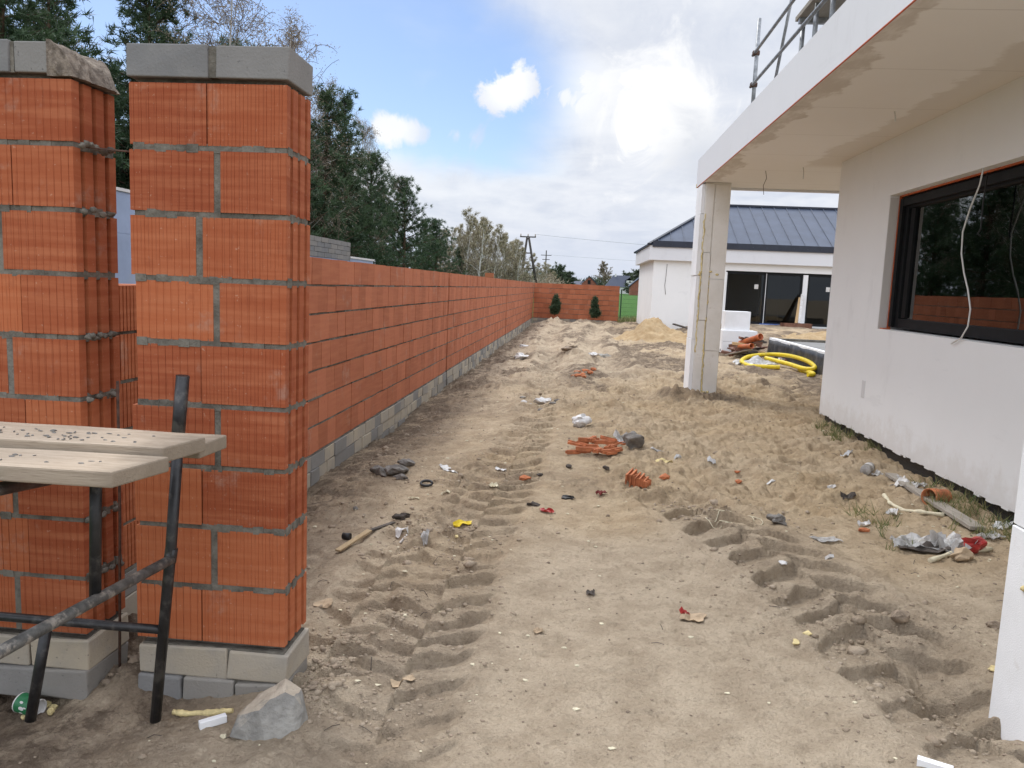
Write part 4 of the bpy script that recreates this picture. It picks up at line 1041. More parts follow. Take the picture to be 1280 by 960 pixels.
conifer('small_spruce', tuple(at(694, 393, 40.4)), .95, .36, .05, 501, 'small dark conifer on a sand mound against the end wall, left one', 'conifer', 'young conifers by the end wall', 'spruce_needles', 1.0, .055, 34, .085, .030, .025, .30, dens=.05)
conifer('small_spruce', tuple(at(743, 397, 40.2)), 1.0, .30, .05, 502, 'small slim conifer against the end wall, right one', 'conifer', 'young conifers by the end wall', 'spruce_needles', 1.0, .055, 34, .085, .030, .025, .30, dens=.05)
# trees beyond the fence: prototypes placed first, then copies
G0 = -.1
def gpos(px, D): q = at(px, 350, D); return (q[0], D, G0)
TG = 'pines beyond the fence'
A = conifer('pine_tree', gpos(432, 37), 10.4, 2.3, .08, 1, 'tall dark pine right beside the pillar above the fence wall', 'pine tree', TG, 'pine_needles', 1.5)
B = conifer('pine_tree', gpos(182, 24), 10.7, 2.9, .15, 2, 'tall narrow pine showing above the right brick pillar', 'pine tree', TG, 'pine_needles', 1.9, gap=.03, dens=.18)
Cc = conifer('pine_tree', gpos(505, 52), 8.3, 3.0, .03, 3, 'broad low pine above the fence wall before the birch grove', 'pine tree', TG, 'pine_needles', 2.0)
lab = 'dark pine in the dense row beyond the orange brick fence'
copy_tree(A, gpos(25, 19.5), 1.3, (1.35, 1.08), 'large dark pine filling the top left corner above the broken capping')
copy_tree(A, gpos(62, 23), 4.3, (1.15, 1.05), 'dark pine behind the corner pine, above the left brick pillar')
copy_tree(Cc, gpos(462, 44), 2.0, (.95, 1.02), 'bushy dark pine between the tall pine and the low pines')
copy_tree(Cc, gpos(545, 66), .8, (.95, .82), 'low dark pine ending the pine row before the birch grove')
copy_tree(Cc, gpos(573, 84), 2.8, (.8, .66), 'lowest dark pine of the row, beside the birch grove')
copy_tree(A, gpos(402, 31), 3.3, (.95, .88), 'dark pine touching the right edge of the right brick pillar')
for k, (px, D, P, s, h) in enumerate(((340, 33, A, 1, 1.0), (300, 29, B, 1.1, .95), (250, 34, A, 1, .92), (130, 27, B, 1.1, .80), (70, 24, A, .9, .9), (380, 44, Cc, 1, 1.15), (420, 56, A, 1.1, 1.0), (350, 52, Cc, 1, 1.25), (480, 58, A, 1, .85), (528, 78, A, .9, .75), (150, 36, A, 1, .8), (330, 24, Cc, .9, 1.0))):
    copy_tree(P, gpos(px, D), k*1.7, (s, h), lab)
bA = broadleaf('birch_tree', gpos(297, 25), 11.8, 21, 'tall bare birch with drooping twigs above the right brick pillar', 'birch tree', 'bare birches beyond the fence', 'birch_bark', 'bare_buds', 74, .32, 2.8, .085, .28, .2, .06, .0075)
bB = broadleaf('birch_tree', gpos(345, 30), 11.0, 22, 'thin bare birch at the right edge of the right pillar', 'birch tree', 'bare birches beyond the fence', 'birch_bark', 'bare_buds', 66, .30, 2.8, .075, .28, .2, .06, .0075)
copy_tree(bA, gpos(452, 50), 2.2, (.8, .98), 'bare birch standing behind the dark pines over the fence')
copy_tree(bB, gpos(105, 29), 4.1, (.9, 1.0), 'bare birch between the corner pine and the narrow pine')
copy_tree(bB, gpos(388, 36), 1.1, (.8, .95), 'faint bare birch just right of the right pillar top')
gA = broadleaf('birch_tree', gpos(590, 84), 9.6, 31, 'pale birch budding olive green in the grove beyond the fence', 'birch tree', 'birch grove beyond the fence', 'birch_bark', 'spring_buds', 34, .24, 1.7, .15, .0, .10, .115, .020, 1.5)
gB = broadleaf('birch_tree', gpos(612, 92), 9.0, 32, 'pale birch budding olive green in the grove beyond the fence', 'birch tree', 'birch grove beyond the fence', 'birch_bark', 'spring_buds', 34, .22, 1.7, .14, .0, .08, .115, .020, 1.5)
lab = 'pale birch budding olive green in the grove beyond the fence'
for k, (px, D, P, s, h) in enumerate(((556, 82, gB, .9, .80), (566, 96, gA, 1, .88), (578, 98, gB, 1, .9), (600, 80, gB, .9, .94), (603, 104, gA, 1, .98), (624, 90, gA, .9, .82), (636, 100, gB, 1, .80), (640, 94, gA, .9, .74), (672, 130, gB, .8, .62), (548, 86, gA, .9, .72), (560, 90, gB, .9, .86), (662, 125, gA, .9, .72), (681, 140, gA, .8, .60), (692, 160, gB, .9, .55), (647, 110, gB, .9, .88), (652, 100, gB, .8, .70), (646, 86, gA, .7, .62), (618, 84, gB, .8, .90), (594, 90, gB, .7, 1.0), (607, 98, gA, .7, 1.02), (630, 86, gB, .7, .78), (571, 86, gB, .7, .9), (584, 82, gA, .7, .92), (684, 135, gA, .9, .62), (540, 92, gA, .9, .75), (630, 112, gB, 1, 1.0), (638, 118, gA, .9, .9), (588, 108, gA, 1.1, .95))):
    copy_tree(P, gpos(px, D), k*1.3, (s, h), lab)
# undergrowth at the foot of the grove and far tree belt
def belt(name, pts, h, n, m, label, L, W):
    P = np.array(pts); i = rng.integers(0, len(P)-1, n); t = rng.random(n)[:, None]; c = P[i]*(1-t)+P[i+1]*t
    C = np.zeros((n, 3)); C[:, :2] = c+rng.normal(size=(n, 2))*h*.4
    prof = h*(.75+.9*fbm(C[:, 0], C[:, 1], h*1.4, 3, 55)); C[:, 2] = G0+prof*rng.random(n)**.8
    o = tri_mesh(name, C, unit(rng.normal(size=(n, 3))+np.array([0, 0, .4])), L*rng.uniform(.5, 1.4, n), W*rng.uniform(.6, 1.3, n), rng.random(n), m, None, (0, 0, 0))
    return props(o, label, 'trees', None, 'stuff')
belt('undergrowth', [gpos(520, 76)[:2], gpos(600, 92)[:2], gpos(700, 125)[:2]], 3.0, 9000, 'bare_buds', 'brown undergrowth at the foot of the birch grove', .5, .18)
belt('far_forest', [gpos(560, 300)[:2], gpos(660, 380)[:2], gpos(760, 430)[:2], gpos(900, 430)[:2], gpos(1200, 420)[:2]], 8.0, 16000, 'far_foliage', 'distant dark tree belt along the horizon', 2.2, .9)
dA = conifer('dark_tree', gpos(700, 190), 7.0, 2.6, .03, 41, 'rounded dark evergreen on the horizon above the end wall, left one', 'tree', 'evergreens on the horizon', 'far_foliage', 2.4, .6, 12, .7, .22, .15, dens=.5)
copy_tree(dA, gpos(709, 215), 1.0, (1.4, .85), 'rounded dark evergreen on the horizon above the end wall, right one')
copy_tree(dA, gpos(688, 170), 2.0, (1.0, .80), 'dark evergreen on the horizon beside the second power pole')
copy_tree(dA, gpos(797, 300), 2.5, (2.0, 1.35), 'dark tree on the horizon behind the dark roofed house')
copy_tree(dA, gpos(785, 380), .5, (2.2, 1.4), 'dark tree on the horizon behind the dormer')
rt = broadleaf('bare_tree', gpos(755, 300), 11.5, 51, 'round bare tree on the horizon above the end wall', 'tree', None, 'twig_bark', 'bare_buds', 18, .42, 3, .25, .02, .25, .35, .05, .9)
# power poles and lines
def pole_root(n, loc, lab): return empty(n, loc, lab, 'power pole')
D = 110; t = at(660, 297, D)
pole = pole_root('power_pole', (t[0], D, G0), 'dark wooden A frame power pole above the far end of the fence')
for s in (-1, 1):
    b_ = at(660+s*9.5, 352, D); b2 = t+(b_-t)*1.25
    MB().tube([t+np.array([s*.12, 0, 0]), b2], [.15, .2], 7).build('leg', 'dark_timber', pole)
for f in (.35, .7):
    a = t+(at(650.5, 352, D)-t)*f; b = t+(at(669.5, 352, D)-t)*f; MB().bar(a, b, .16).build('crosspiece', 'dark_timber', pole)
MB().bar(t+np.array([-1.1, 0, .1]), t+np.array([1.1, 0, .1]), .16).build('crossarm', 'dark_timber', pole)
for s in (-1, 0, 1): MB().tube([t+np.array([s, 0, .15]), t+np.array([s, 0, .5])], [.09, .06], 6).build('insulator', 'clod_brown', pole)
D2 = 150; t2 = at(683, 313, D2)
pole2 = pole_root('power_pole', (t2[0], D2, G0), 'single slim power pole with short crossarms behind the A frame pole')
MB().tube([t2, (t2[0]-.0, D2, G0)], [.10, .16], 7).build('mast', 'dark_timber', pole2)
for dz, w in ((-.9, 1.0), (-1.7, .7)): MB().bar(t2+np.array([-w, 0, dz]), t2+np.array([w, 0, dz]), .12).build('crossarm', 'dark_timber', pole2)
def cable(a, b, sag, lab, n=14):
    a = np.array(a); b = np.array(b); pts = [a+(b-a)*(i/n)-np.array([0, 0, sag*4*(i/n)*(1-i/n)]) for i in range(n+1)]
    thing(MB().tube(pts, .022, 4, cap=False), 'power_line', 'cable_grey', lab, 'power line', 'power lines in the sky')
cable(t+np.array([.9, 0, .5]), at(1150, 322, 105), .6, 'upper thin power line running right from the A frame pole')
cable(t2+np.array([.9, 0, -.8]), at(1150, 338, 145), .6, 'lower thin power line running right from the slim pole')
# houses on the horizon
def far_house(px, D, w, d, he, hr, wallm, roofm, label, gable='y', wins=()):
    q = at(px, 360, D); x, y = q[0], D; root = empty('distant_house', (x, y, 0), label, 'house'); z0 = -.3
    MB().box(x-w/2, x+w/2, y, y+d, z0, he).build('wall', wallm, root)
    r = MB()
    if gable == 'y':
        MB().add([(x-w/2, y, he+.002), (x+w/2, y, he+.002), (x, y, hr-.15), (x-w/2, y+d, he+.002), (x+w/2, y+d, he+.002), (x, y+d, hr-.15)], [(0,1,2),(3,5,4),(0,2,5,3),(1,4,5,2),(0,3,4,1)]).build('gable', wallm, root)
        for s in (-1, 1): r.hexa([(x, y-.4, hr), (x+s*(w/2+.5), y-.4, he-.25), (x+s*(w/2+.5), y+d+.4, he-.25), (x, y+d+.4, hr), (x, y-.4, hr+.25), (x+s*(w/2+.5), y-.4, he), (x+s*(w/2+.5), y+d+.4, he), (x, y+d+.4, hr+.25)])
    else:
        r.add([(x-w/2-.5, y-.5, he), (x+w/2+.5, y-.5, he), (x+w/2+.5, y+d+.5, he), (x-w/2-.5, y+d+.5, he), (x-w*.3, y+d/2, hr), (x+w*.3, y+d/2, hr)], [(0,1,5,4),(1,2,5),(2,3,4,5),(3,0,4),(3,2,1,0)])
    ro = r.build('roof', roofm, root)
    for (a, b, z) in wins:
        f = MB().box(x+a-.55, x+a+.55, y-.06, y-.005, z, z+1.5).build('window', 'frame_black', root)
    return root, ro, x, y
far_house(736, 300, 5.6, 8, 3.4, 6.2, 'far_brick', 'roof_tile_dark', 'distant small brick house with a gable above the end wall', 'y', ((0, 0, 3.3),))
far_house(725, 330, 9, 8, 3.0, 4.6, 'far_white', 'roof_tile_dark', 'distant low dark roofed building left of the brick gable house', 'x')
rt_, ro, x, y = far_house(779, 330, 14, 10, 2.8, 7.6, 'far_white', 'roof_tile_dark', 'distant house with big dark blue roof and white dormer beyond the green field', 'x', ((-3, 0, .4), (2.5, 0, .4)))
MB().box(x+1.2, x+4.2, y-.3, y+4, 2.9, 5.6).build('dormer', 'far_white', rt_); MB().hexa([(x+.8,y-.6,5.5),(x+2.7,y-.6,6.9),(x+2.7,y+4,6.9),(x+.8,y+4,5.5),(x+.8,y-.6,5.75),(x+2.7,y-.6,7.15),(x+2.7,y+4,7.15),(x+.8,y+4,5.75)]).hexa([(x+4.6,y-.6,5.5),(x+2.7,y-.6,6.9),(x+2.7,y+4,6.9),(x+4.6,y+4,5.5),(x+4.6,y-.6,5.75),(x+2.7,y-.6,7.15),(x+2.7,y+4,7.15),(x+4.6,y+4,5.75)]).build('dormer_roof', 'roof_dark', rt_)
MB().box(x-3.6, x-2.9, y+4.2, y+4.9, 6.2, 8.2).build('chimney', 'far_white', rt_)
far_house(799, 280, 6, 8, 3.2, 6.0, 'far_brick', 'roof_tile_dark', 'distant brick house with dark roof right of the dormer house', 'y')
# ------------------------------------------------------------------ litter on the ground
def lying(px, py): return gp(px, py)
def rock(name, px, py, size, seed, m, label, cat, group=None, amp=.35, sub=3, sink=.35):
    c = lying(px, py); mb = MB().chunk((0, 0, 0), size, seed, amp, sub)
    zmin = min(v[2] for v in mb.v)
    mb.v = [(v[0]+c.x, v[1]+c.y, v[2]+c.z-zmin-sink*size[2]) for v in mb.v]
    return thing(mb, name, m, label, cat, group)
def scrap(name, px, py, w, l, amp, seed, m, label, cat='scrap', rot=0, n=7, group=None): return thing(MB().sheet(lying(px, py), w, l, amp, seed, n, rot), name, m, label, cat, group)
# big broken stone by the pillar
import bmesh
c = lying(334, 912)
hull = [(-.135,-.06,.0),(-.12,.05,.0),(.02,-.085,.0),(.12,-.05,.0),(.14,.05,.0),(0,.09,0),(-.10,-.04,.075),(-.13,.0,.05),(-.01,-.075,.115),(.035,-.05,.155),(.075,-.03,.17),(.105,-.02,.15),(.135,.0,.08),(.10,.06,.13),(.03,.07,.155),(-.07,.05,.10)]
bm = bmesh.new()
for h_ in hull: bm.verts.new((h_[0]*1.02, h_[1]*1.15, h_[2]*1.12))
bmesh.ops.convex_hull(bm, input=bm.verts); 
bmesh.ops.subdivide_edges(bm, edges=bm.edges, cuts=4, use_grid_fill=True)
bm.verts.ensure_lookup_table(); bm.verts.index_update()
V = [(v.co.x*(1+.06*float(vn(v.co.x*26, v.co.y*26+v.co.z*20, 3))), v.co.y, v.co.z*(1+.10*float(vn(v.co.y*30, v.co.x*30+v.co.z*9, 8)))) for v in bm.verts]
FS = [tuple(v.index for v in f.verts) for f in bm.faces if f.calc_area() > 0]; bm.free()
thing(MB().add([(a+c.x, b+c.y+.03, d+c.z-.02) for a, b, d in V], FS), 'broken_stone', 'dusty_stone', 'big angular grey broken stone at the foot of the right brick pillar', 'stone')
def strip(name, pts, r, m, label, cat, n=8, dz=0.0, seg=5):
    P = [lying(*p) for p in pts]; out = []
    for i in range(len(P)-1):
        for k in range(seg): out.append(P[i].lerp(P[i+1], k/seg))
    out.append(P[-1]); out = [Vector((q.x, q.y, q.z+r*.8+dz)) for q in out]
    return thing(MB().tube(out, [r*rnd.uniform(.75, 1.25) for _ in out], n), name, m, label, cat)
strip('foam_strip', [(217, 893), (235, 895), (262, 894), (291, 891)], .013, 'yellow_foam', 'pale yellow foam strip lying along the footing of the right pillar', 'foam strip', seg=7)
mb = MB(); a = lying(249, 912); b = lying(283, 902); mb.bar(a+Vector((0, 0, .018)), b+Vector((0, 0, .018)), .028, .032); thing(mb, 'styrofoam_stick', 'white_styrofoam', 'white styrofoam stick beside the big broken stone', 'styrofoam', bevel=.003)
rock('foam_crumb', 279, 922, (.014, .012, .011), 3, 'pale_foam', 'tiny pale foam crumb below the white styrofoam stick', 'foam crumb')
# tipped paper cup
c = lying(43, 893); cup = empty('paper_cup', c, 'green printed white paper cup tipped over at the left pillar footing', 'cup')
def lathe(prof, c, ax, n=24):
    ax = Vector(ax).normalized(); u = ax.orthogonal().normalized(); w = ax.cross(u); vs = []
    for (r_, h_) in prof:
        for k in range(n): t = 2*math.pi*k/n; vs.append(Vector(c)+ax*h_+(u*math.cos(t)+w*math.sin(t))*r_)
    return MB().add(vs, [(i*n+k, i*n+(k+1) % n, (i+1)*n+(k+1) % n, (i+1)*n+k) for i in range(len(prof)-1) for k in range(n)], .5, True)
ax = (.96, -.22, -.10); cc = Vector((c.x-.06, c.y, c.z+.052))
K = .84
def cl(pr_): return lathe([(a*K, b*K) for a, b in pr_], cc, ax)
cl([(.0005, .002), (.050, 0), (.0495, .006), (.0448, .112), (.0440, .1125)]).build('body', 'green_print', cup); cl([(.0438, .1125), (.042, .112), (.046, .010), (.0005, .012)]).build('lining', 'paper_white', cup)
cl([(.0448, .110), (.0480, .113), (.0480, .121), (.0440, .122), (.0425, .112)]).build('rim', 'paper_white', cup)
cl([(.0502, -.001), (.0517, .002), (.0505, .006)]).build('base_rim', 'paper_white', cup)
a_ = Vector(ax).normalized(); sd = Vector((0, -1, .35)); sd = (sd-a_*sd.dot(a_)).normalized(); up_ = a_.cross(sd)
mb = MB()
for (h_, ang, w_, l_) in ((.055, .25, .010, .016), (.045, -.35, .006, .010), (.05, .85, .006, .012), (.075, .1, .004, .009)):
    n_ = 14; vs = [cc+(a_*h_+(sd*math.cos(ang)+up_*math.sin(ang))*.0492)*K]; 
    for k in range(n_):
        t = 2*math.pi*k/n_; hh = h_+l_*math.cos(t); an = ang+w_/.049*math.sin(t); vs.append(cc+(a_*hh+(sd*math.cos(an)+up_*math.sin(an))*(.0506-.0052*hh/.112))*K)
    mb.add(vs, [(0, 1+k, 1+(k+1) % n_) for k in range(n_)])
mb.build('print', 'paper_white', cup)
for k, (px, py) in enumerate(((66, 886), (60, 882), (64, 892))): rock('foam_crumb', px, py, (.02, .016, .016), 30+k, 'yellow_foam', 'yellowish foam crumb spilling at the mouth of the tipped cup', 'foam crumb', 'foam crumbs at the cup')
rock('foam_crumb', 30, 899, (.018, .014, .012), 37, 'yellow_foam', 'yellowish foam crumb in front of the tipped cup', 'foam crumb')
# left half litter
mb = MB(); a = lying(422, 692); b = lying(462, 668); e = lying(492, 656)
mb.bar(a+Vector((0, 0, .02)), b+Vector((0, 0, .03)), .042, .014); thing(mb, 'wood_lath', 'weathered_lath', 'yellowish wooden lath lying in the sand near the right pillar', 'lath', bevel=.003)
mb = MB(); mb.bar(b+Vector((0, .01, .025)), e+Vector((0, 0, .018)), .03, .012); thing(mb, 'dark_lath', 'rag_dark', 'thin dark lath at the end of the yellowish lath', 'lath')
c = lying(434, 674); thing(MB().tube([(c.x-.03, c.y, c.z+.022), (c.x+.025, c.y-.01, c.z+.024)], .024, 14), 'bottle_cap', 'black_rubber', 'black round cap lying behind the wooden lath', 'cap')
rock('dark_clod', 503, 649, (.07, .03, .028), 51, 'rag_dark', 'dark knotted rag lying above the white paper scrap', 'rag', amp=.9)
scrap('paper_scrap', 502, 664, .085, .07, .02, 52, 'paper_white', 'white printed paper scrap below the dark rag', 'paper', .3)
scrap('plastic_scrap', 531, 671, .05, .06, .025, 53, 'plastic_film', 'small crumpled clear plastic right of the paper scrap', 'plastic')
mb = MB(); mb.bar(lying(500, 680)+Vector((0,0,.008)), lying(509, 670)+Vector((0,0,.01)), .014, .01); thing(mb, 'foam_sliver', 'paper_white', 'white sliver standing out below the paper scrap', 'sliver')
scrap('yellow_wrapper', 578, 656, .13, .06, .02, 54, 'yellow_plastic', 'bright yellow wrapper lying on the tyre track', 'wrapper', .15)
rock('foam_crumb', 571, 668, (.02, .015, .012), 55, 'yellow_foam', 'yellow foam crumb right below the yellow wrapper', 'foam crumb')
for k, (px, py, s) in enumerate(((478, 594, .10), (492, 593, .13), (509, 582, .08), (500, 598, .07))): rock('mortar_clod', px, py, (s, s*.7, s*.5), 60+k, 'clod_grey', 'grey lump of set mortar in the small pile near the fence wall', 'mortar lump', 'mortar lumps near the fence', .6)
scrap('paper_scrap', 556, 586, .10, .08, .015, 66, 'paper_white', 'white scrap lying right of the mortar lumps, upper one', 'paper', .5)
scrap('paper_scrap', 563, 590, .13, .07, .015, 67, 'plastic_white', 'white scrap lying right of the mortar lumps, larger lower one', 'paper', -.2)
scrap('paper_scrap', 626, 588, .10, .08, .015, 68, 'paper_white', 'white paper scrap pressed into the middle of the tyre track', 'paper')
c = lying(533, 609); thing(MB().tube([(c.x+.05*math.cos(t), c.y+.045*math.sin(t), c.z+.02+.012*math.sin(t)) for t in np.linspace(0, 6.0, 16)], .012, 6), 'rubber_ring', 'black_rubber', 'small black rubber ring lying in the sand', 'ring')
scrap('foam_flake', 557, 618, .08, .03, .012, 69, 'pale_foam', 'pale foam flake below the black rubber ring', 'foam flake', -.4)
scrap('foam_flake', 517, 624, .09, .03, .012, 70, 'pale_foam', 'pale foam flake left of the black rubber ring', 'foam flake', .3)
scrap('cardboard_scrap', 606, 606, .10, .06, .02, 71, 'cardboard', 'brown cardboard scrap on the tyre track, left of the pair', 'cardboard', .2)
scrap('cardboard_scrap', 617, 609, .08, .06, .02, 72, 'pale_foam', 'pale cardboard scrap on the tyre track, right of the pair', 'cardboard', .6)
rock('dark_clod', 445, 637, (.022, .018, .018), 73, 'clod_grey', 'small grey pebble above the wooden lath', 'pebble')
scrap('cardboard_scrap', 404, 757, .10, .07, .012, 74, 'cardboard', 'folded brown cardboard piece beside the right pillar', 'cardboard', .2, 5)
scrap('cardboard_scrap', 497, 858, .06, .05, .01, 75, 'cardboard', 'small brown cardboard piece in the foreground churned soil, left of two', 'cardboard', .4, 5)
scrap('cardboard_scrap', 512, 851, .05, .04, .012, 76, 'cardboard', 'small brown cardboard piece in the foreground churned soil, right of two', 'cardboard', 1.1, 5)
scrap('dry_leaf', 738, 742, .05, .06, .015, 77, 'rag_dark', 'dark dry leaf on the smooth sand lane', 'leaf')
scrap('paper_scrap', 673, 790, .05, .04, .012, 78, 'cardboard', 'small pale paper bit left of the smooth sand lane', 'paper', .3, 5)
# brick shards
def shard(px, py, L, w, seed, label, group, rot, z=0.0, h=.022):
    c = lying(px, py); mb = MB(); rr = random.Random(seed)
    pr_ = [(-L/2, -w/2), (L/2, -w/2), (L/2*.92, -w/6), (L/2, w/6), (L/2*.9, w/2), (-L/2, w/2), (-L/2*.93, 0)]
    ca, sa = math.cos(rot), math.sin(rot); q = [(c.x+a*ca-b*sa, c.y+a*sa+b*ca) for a, b in pr_]
    mb.prism(q, c.z+z-.004, c.z+z+h, .5)
    for s in (-.3, .3): mb.bar((c.x-L/2*ca-s*w*sa*-1, c.y-L/2*sa+s*w*ca, c.z+z+h+.006), (c.x+L/2*.9*ca+s*w*sa, c.y+L/2*.9*sa+s*w*ca, c.z+z+h+.006), .012, .012)
    return thing(mb, 'brick_shard', 'orange_clay', label, 'brick shard', group)
sg = 'brick shards in the middle of the lane'; sl = 'flat orange brick shard in the heap in the middle of the lane'
k = 0
for j, (py, n, x0, x1) in enumerate(((571, 4, 722, 756), (566, 4, 724, 760), (560, 4, 728, 763), (555, 3, 732, 758))):
    for i in range(n):
        k += 1; shard(x0+(x1-x0)*i/(n-1)+rnd.uniform(-3, 3), py+rnd.uniform(-4, 4), rnd.uniform(.12, .27), rnd.uniform(.032, .06), 100+k, sl, sg, rnd.gauss(.1, .6), .008+.055*rnd.random())
for (px, py) in ((765, 562), (771, 566), (776, 558), (763, 570)): shard(px, py, .13, .06, 150+px, sl, sg, rnd.uniform(.4, 1.4), .02)
# ribbed hollow brick chunk
c = lying(796, 606); root = empty('brick_chunk', c, 'ribbed broken hollow brick chunk in the lane below the shard heap', 'brick')
rot = -.38
for i in range(5):
    mb = MB(); off = -.075+.038*i; h0 = .115-.012*i+.01*(i % 2)
    ca, sa = math.cos(rot), math.sin(rot)
    bx = c.x+off*ca; by = c.y+off*sa
    mb.obox((bx, by, c.z+h0/2), (.013, .17-.012*i, h0), (.18, .10, rot), .5, .003)
    for q in (-.05, .0, .05): mb.obox((bx+.019*ca-q*sa, by+.019*sa+q*ca, c.z+h0*.42), (.030, .011, h0*.82), (.12, .1, rot), .5, .003)
    mb.build('rib', 'orange_clay', root)
for (px, py, s, lab) in ((813, 604, .05, 'orange brick bit touching the ribbed chunk'), (831, 598, .065, 'orange brick bit right of the ribbed chunk'), (655, 600, .07, 'orange brick bit left by the dark ashes'), (921, 590, .035, 'small orange brick crumb farther right, upper one'), (923, 604, .045, 'small orange brick crumb farther right, lower one'), (1080, 664, .05, 'flat orange brick bit near the clod on the right')):
    rock('brick_bit', px, py, (s, s*.7, s*.55), 160+px, 'orange_clay', lab, 'brick bit', None, .5, 1, .5)
rock('cement_bag', 790, 560, (.15, .12, .10), 170, 'clod_grey', 'grey crumpled cement lump beside the orange shard heap', 'cement lump', amp=.7, sub=4, sink=.25)
scrap('plastic_film', 783, 554, .26, .20, .08, 171, 'plastic_film', 'clear plastic film draped over the grey cement lump', 'film', .3, 9)
rock('white_bag', 726, 533, (.11, .08, .08), 172, 'paper_white', 'small white bag above the orange shard heap', 'bag', amp=.8)
scrap('yellow_sponge', 830, 580, .16, .09, .025, 173, 'yellow_foam', 'pale yellow sponge piece right of the cement lump', 'sponge', -.1)
for (px, py, w, lab) in ((822, 567, .14, 'crumpled clear plastic right of the cement lump'), (847, 573, .07, 'small white plastic above the yellow sponge'), (889, 580, .08, 'thin white plastic strip in the loose sand')): scrap('plastic_scrap', px, py, w, w*.6, .02, 180+px, 'plastic_film' if w > .1 else 'plastic_white', lab, 'plastic')
scrap('red_rag', 683, 641, .11, .045, .025, 190, 'red_plastic', 'dark red rag lying by the ashes in the lane', 'rag', -.5)
rock('ash_clod', 710, 624, (.06, .04, .02), 191, 'black_rubber', 'blackened lump with a white fleck in the lane', 'clod', amp=.9)
rock('ash_clod', 667, 632, (.05, .035, .02), 192, 'rag_dark', 'blackened lump beside the red rag', 'clod', amp=.9)
scrap('dark_red_shard', 752, 618, .08, .06, .03, 193, 'dark_red', 'dark red shard lying alone on the smooth lane', 'shard', .8)
for k, (px, py) in enumerate(((711, 585), (758, 586), (675, 595), (808, 522))): rock('dark_clod', px, py, (.035, .028, .022), 195+k, 'rag_dark', 'small dark clod on the loose sand around the shard heap', 'clod', 'small dark clods')
c = lying(865, 776); root = empty('cardboard_packet', c, 'torn cardboard packet with a red corner on the smooth lane', 'cardboard')
MB().sheet((c.x, c.y, 0), .13, .10, .012, 200, 6, -.25).build('board', 'cardboard', root); MB().sheet((c.x-.035, c.y+.035, 0), .05, .03, .03, 201, 5, .2).build('red_corner', 'red_plastic', root)
for k, (px, py, lab) in enumerate(((1010, 793, 'yellow foam crumb in the right tyre track, upper one'), (995, 805, 'yellow foam crumb in the right tyre track, lower one'), (1242, 837, 'yellow foam crumb beside the near white post'))): rock('foam_crumb', px, py, (.026, .02, .014), 205+k, 'yellow_foam', lab, 'foam crumb')
mb = MB(); a = lying(1146, 955); mb.bar(a+Vector((0, 0, .012)), a+Vector((.10, -.05, .012)), .03, .03); thing(mb, 'styrofoam_stick', 'white_styrofoam', 'white styrofoam stick at the bottom edge below the near white post', 'styrofoam')
# right side litter
mb = MB(); a = lying(1113, 598); b = lying(1222, 666); mb.bar(a+Vector((0, 0, .03)), b+Vector((0, 0, .03)), .105, .028); thing(mb, 'loose_board', 'weathered_wood', 'long weathered grey board lying along the house wall', 'board', bevel=.003)
strip('foam_hose', [(1105, 621), (1112, 631), (1128, 640), (1152, 643), (1180, 646)], .016, 'pale_foam', 'curved pale foam hose lying beside the long grey board', 'hose')
strip('foam_sliver', [(1162, 703), (1195, 693), (1240, 688)], .015, 'pale_foam', 'pale foam sliver sticking out of the trash by the near post', 'foam')
c = lying(1080, 584); bt = empty('plastic_bottle', c, 'crushed clear plastic bottle lying at the house wall', 'bottle')
lathe([(.001, 0), (.045, .002), (.048, .03), (.042, .09), (.048, .15), (.040, .19), (.016, .225), (.015, .245), (.001, .247)], (c.x-.02, c.y-.08, c.z+.045), (.55, .8, .08), 16).build('body', 'plastic_film', bt)
lathe([(.049, .08), (.0495, .085), (.0495, .12), (.049, .125)], (c.x-.02, c.y-.08, c.z+.045), (.55, .8, .08), 16).build('label_band', 'plastic_white', bt)
c = lying(1171, 623); pipe('clay_pot', (c.x, c.y, c.z+.06), (-.85, -.5, .05), .20, .062, 'orange_clay', 'broken brown clay pipe piece between the grey board and house wall', 'pipe piece')
gl = [((1058, 569), .10), ((1098, 585), .12), ((1130, 604), .22), ((1145, 609), .20), ((1122, 600), .12), ((1252, 660), .16), ((1240, 672), .18), ((1115, 645), .12), ((1080, 658), .08)]
for k, ((px, py), w) in enumerate(gl): scrap('plastic_scrap', px, py, w, w*.6, .03, 220+k, rnd.choice(('paper_white', 'plastic_film', 'plastic_white')), 'white or clear plastic scrap in the litter strip along the house wall', 'plastic', rnd.random(), 7, 'white scraps along the house')
scrap('cement_sack', 1150, 684, .34, .20, .05, 240, 'plastic_film', 'crumpled grey plastic sack in the trash near the right edge', 'sack', -.1, 11)
scrap('dark_sheet', 1160, 690, .36, .12, .04, 241, 'rag_dark', 'dark sheet under the crumpled grey plastic sack', 'sheet', -.15, 9)
scrap('clear_bag', 1190, 690, .20, .20, .09, 242, 'plastic_film', 'clear plastic bag left of the red bag in the trash', 'bag', .3, 9)
rock('red_bag', 1216, 690, (.13, .08, .06), 243, 'red_plastic', 'crumpled red bag in the trash near the near white post', 'bag', amp=.9)
rock('cardboard_lump', 1203, 700, (.07, .05, .045), 244, 'cardboard', 'torn brown cardboard lump under the red bag', 'cardboard', amp=.8)
c = lying(920, 654); thing(MB().tube([(c.x+(.13+.01*t)*math.cos(t), c.y+(.15)*math.sin(t), max(c.z, hz(c.x+(.13+.01*t)*math.cos(t), c.y+.15*math.sin(t)))+.006) for t in np.linspace(0, 11.5, 50)], .003, 5), 'wire_loop', 'pale_foam', 'thin pale wire coiled in a loose loop on the sand', 'wire')
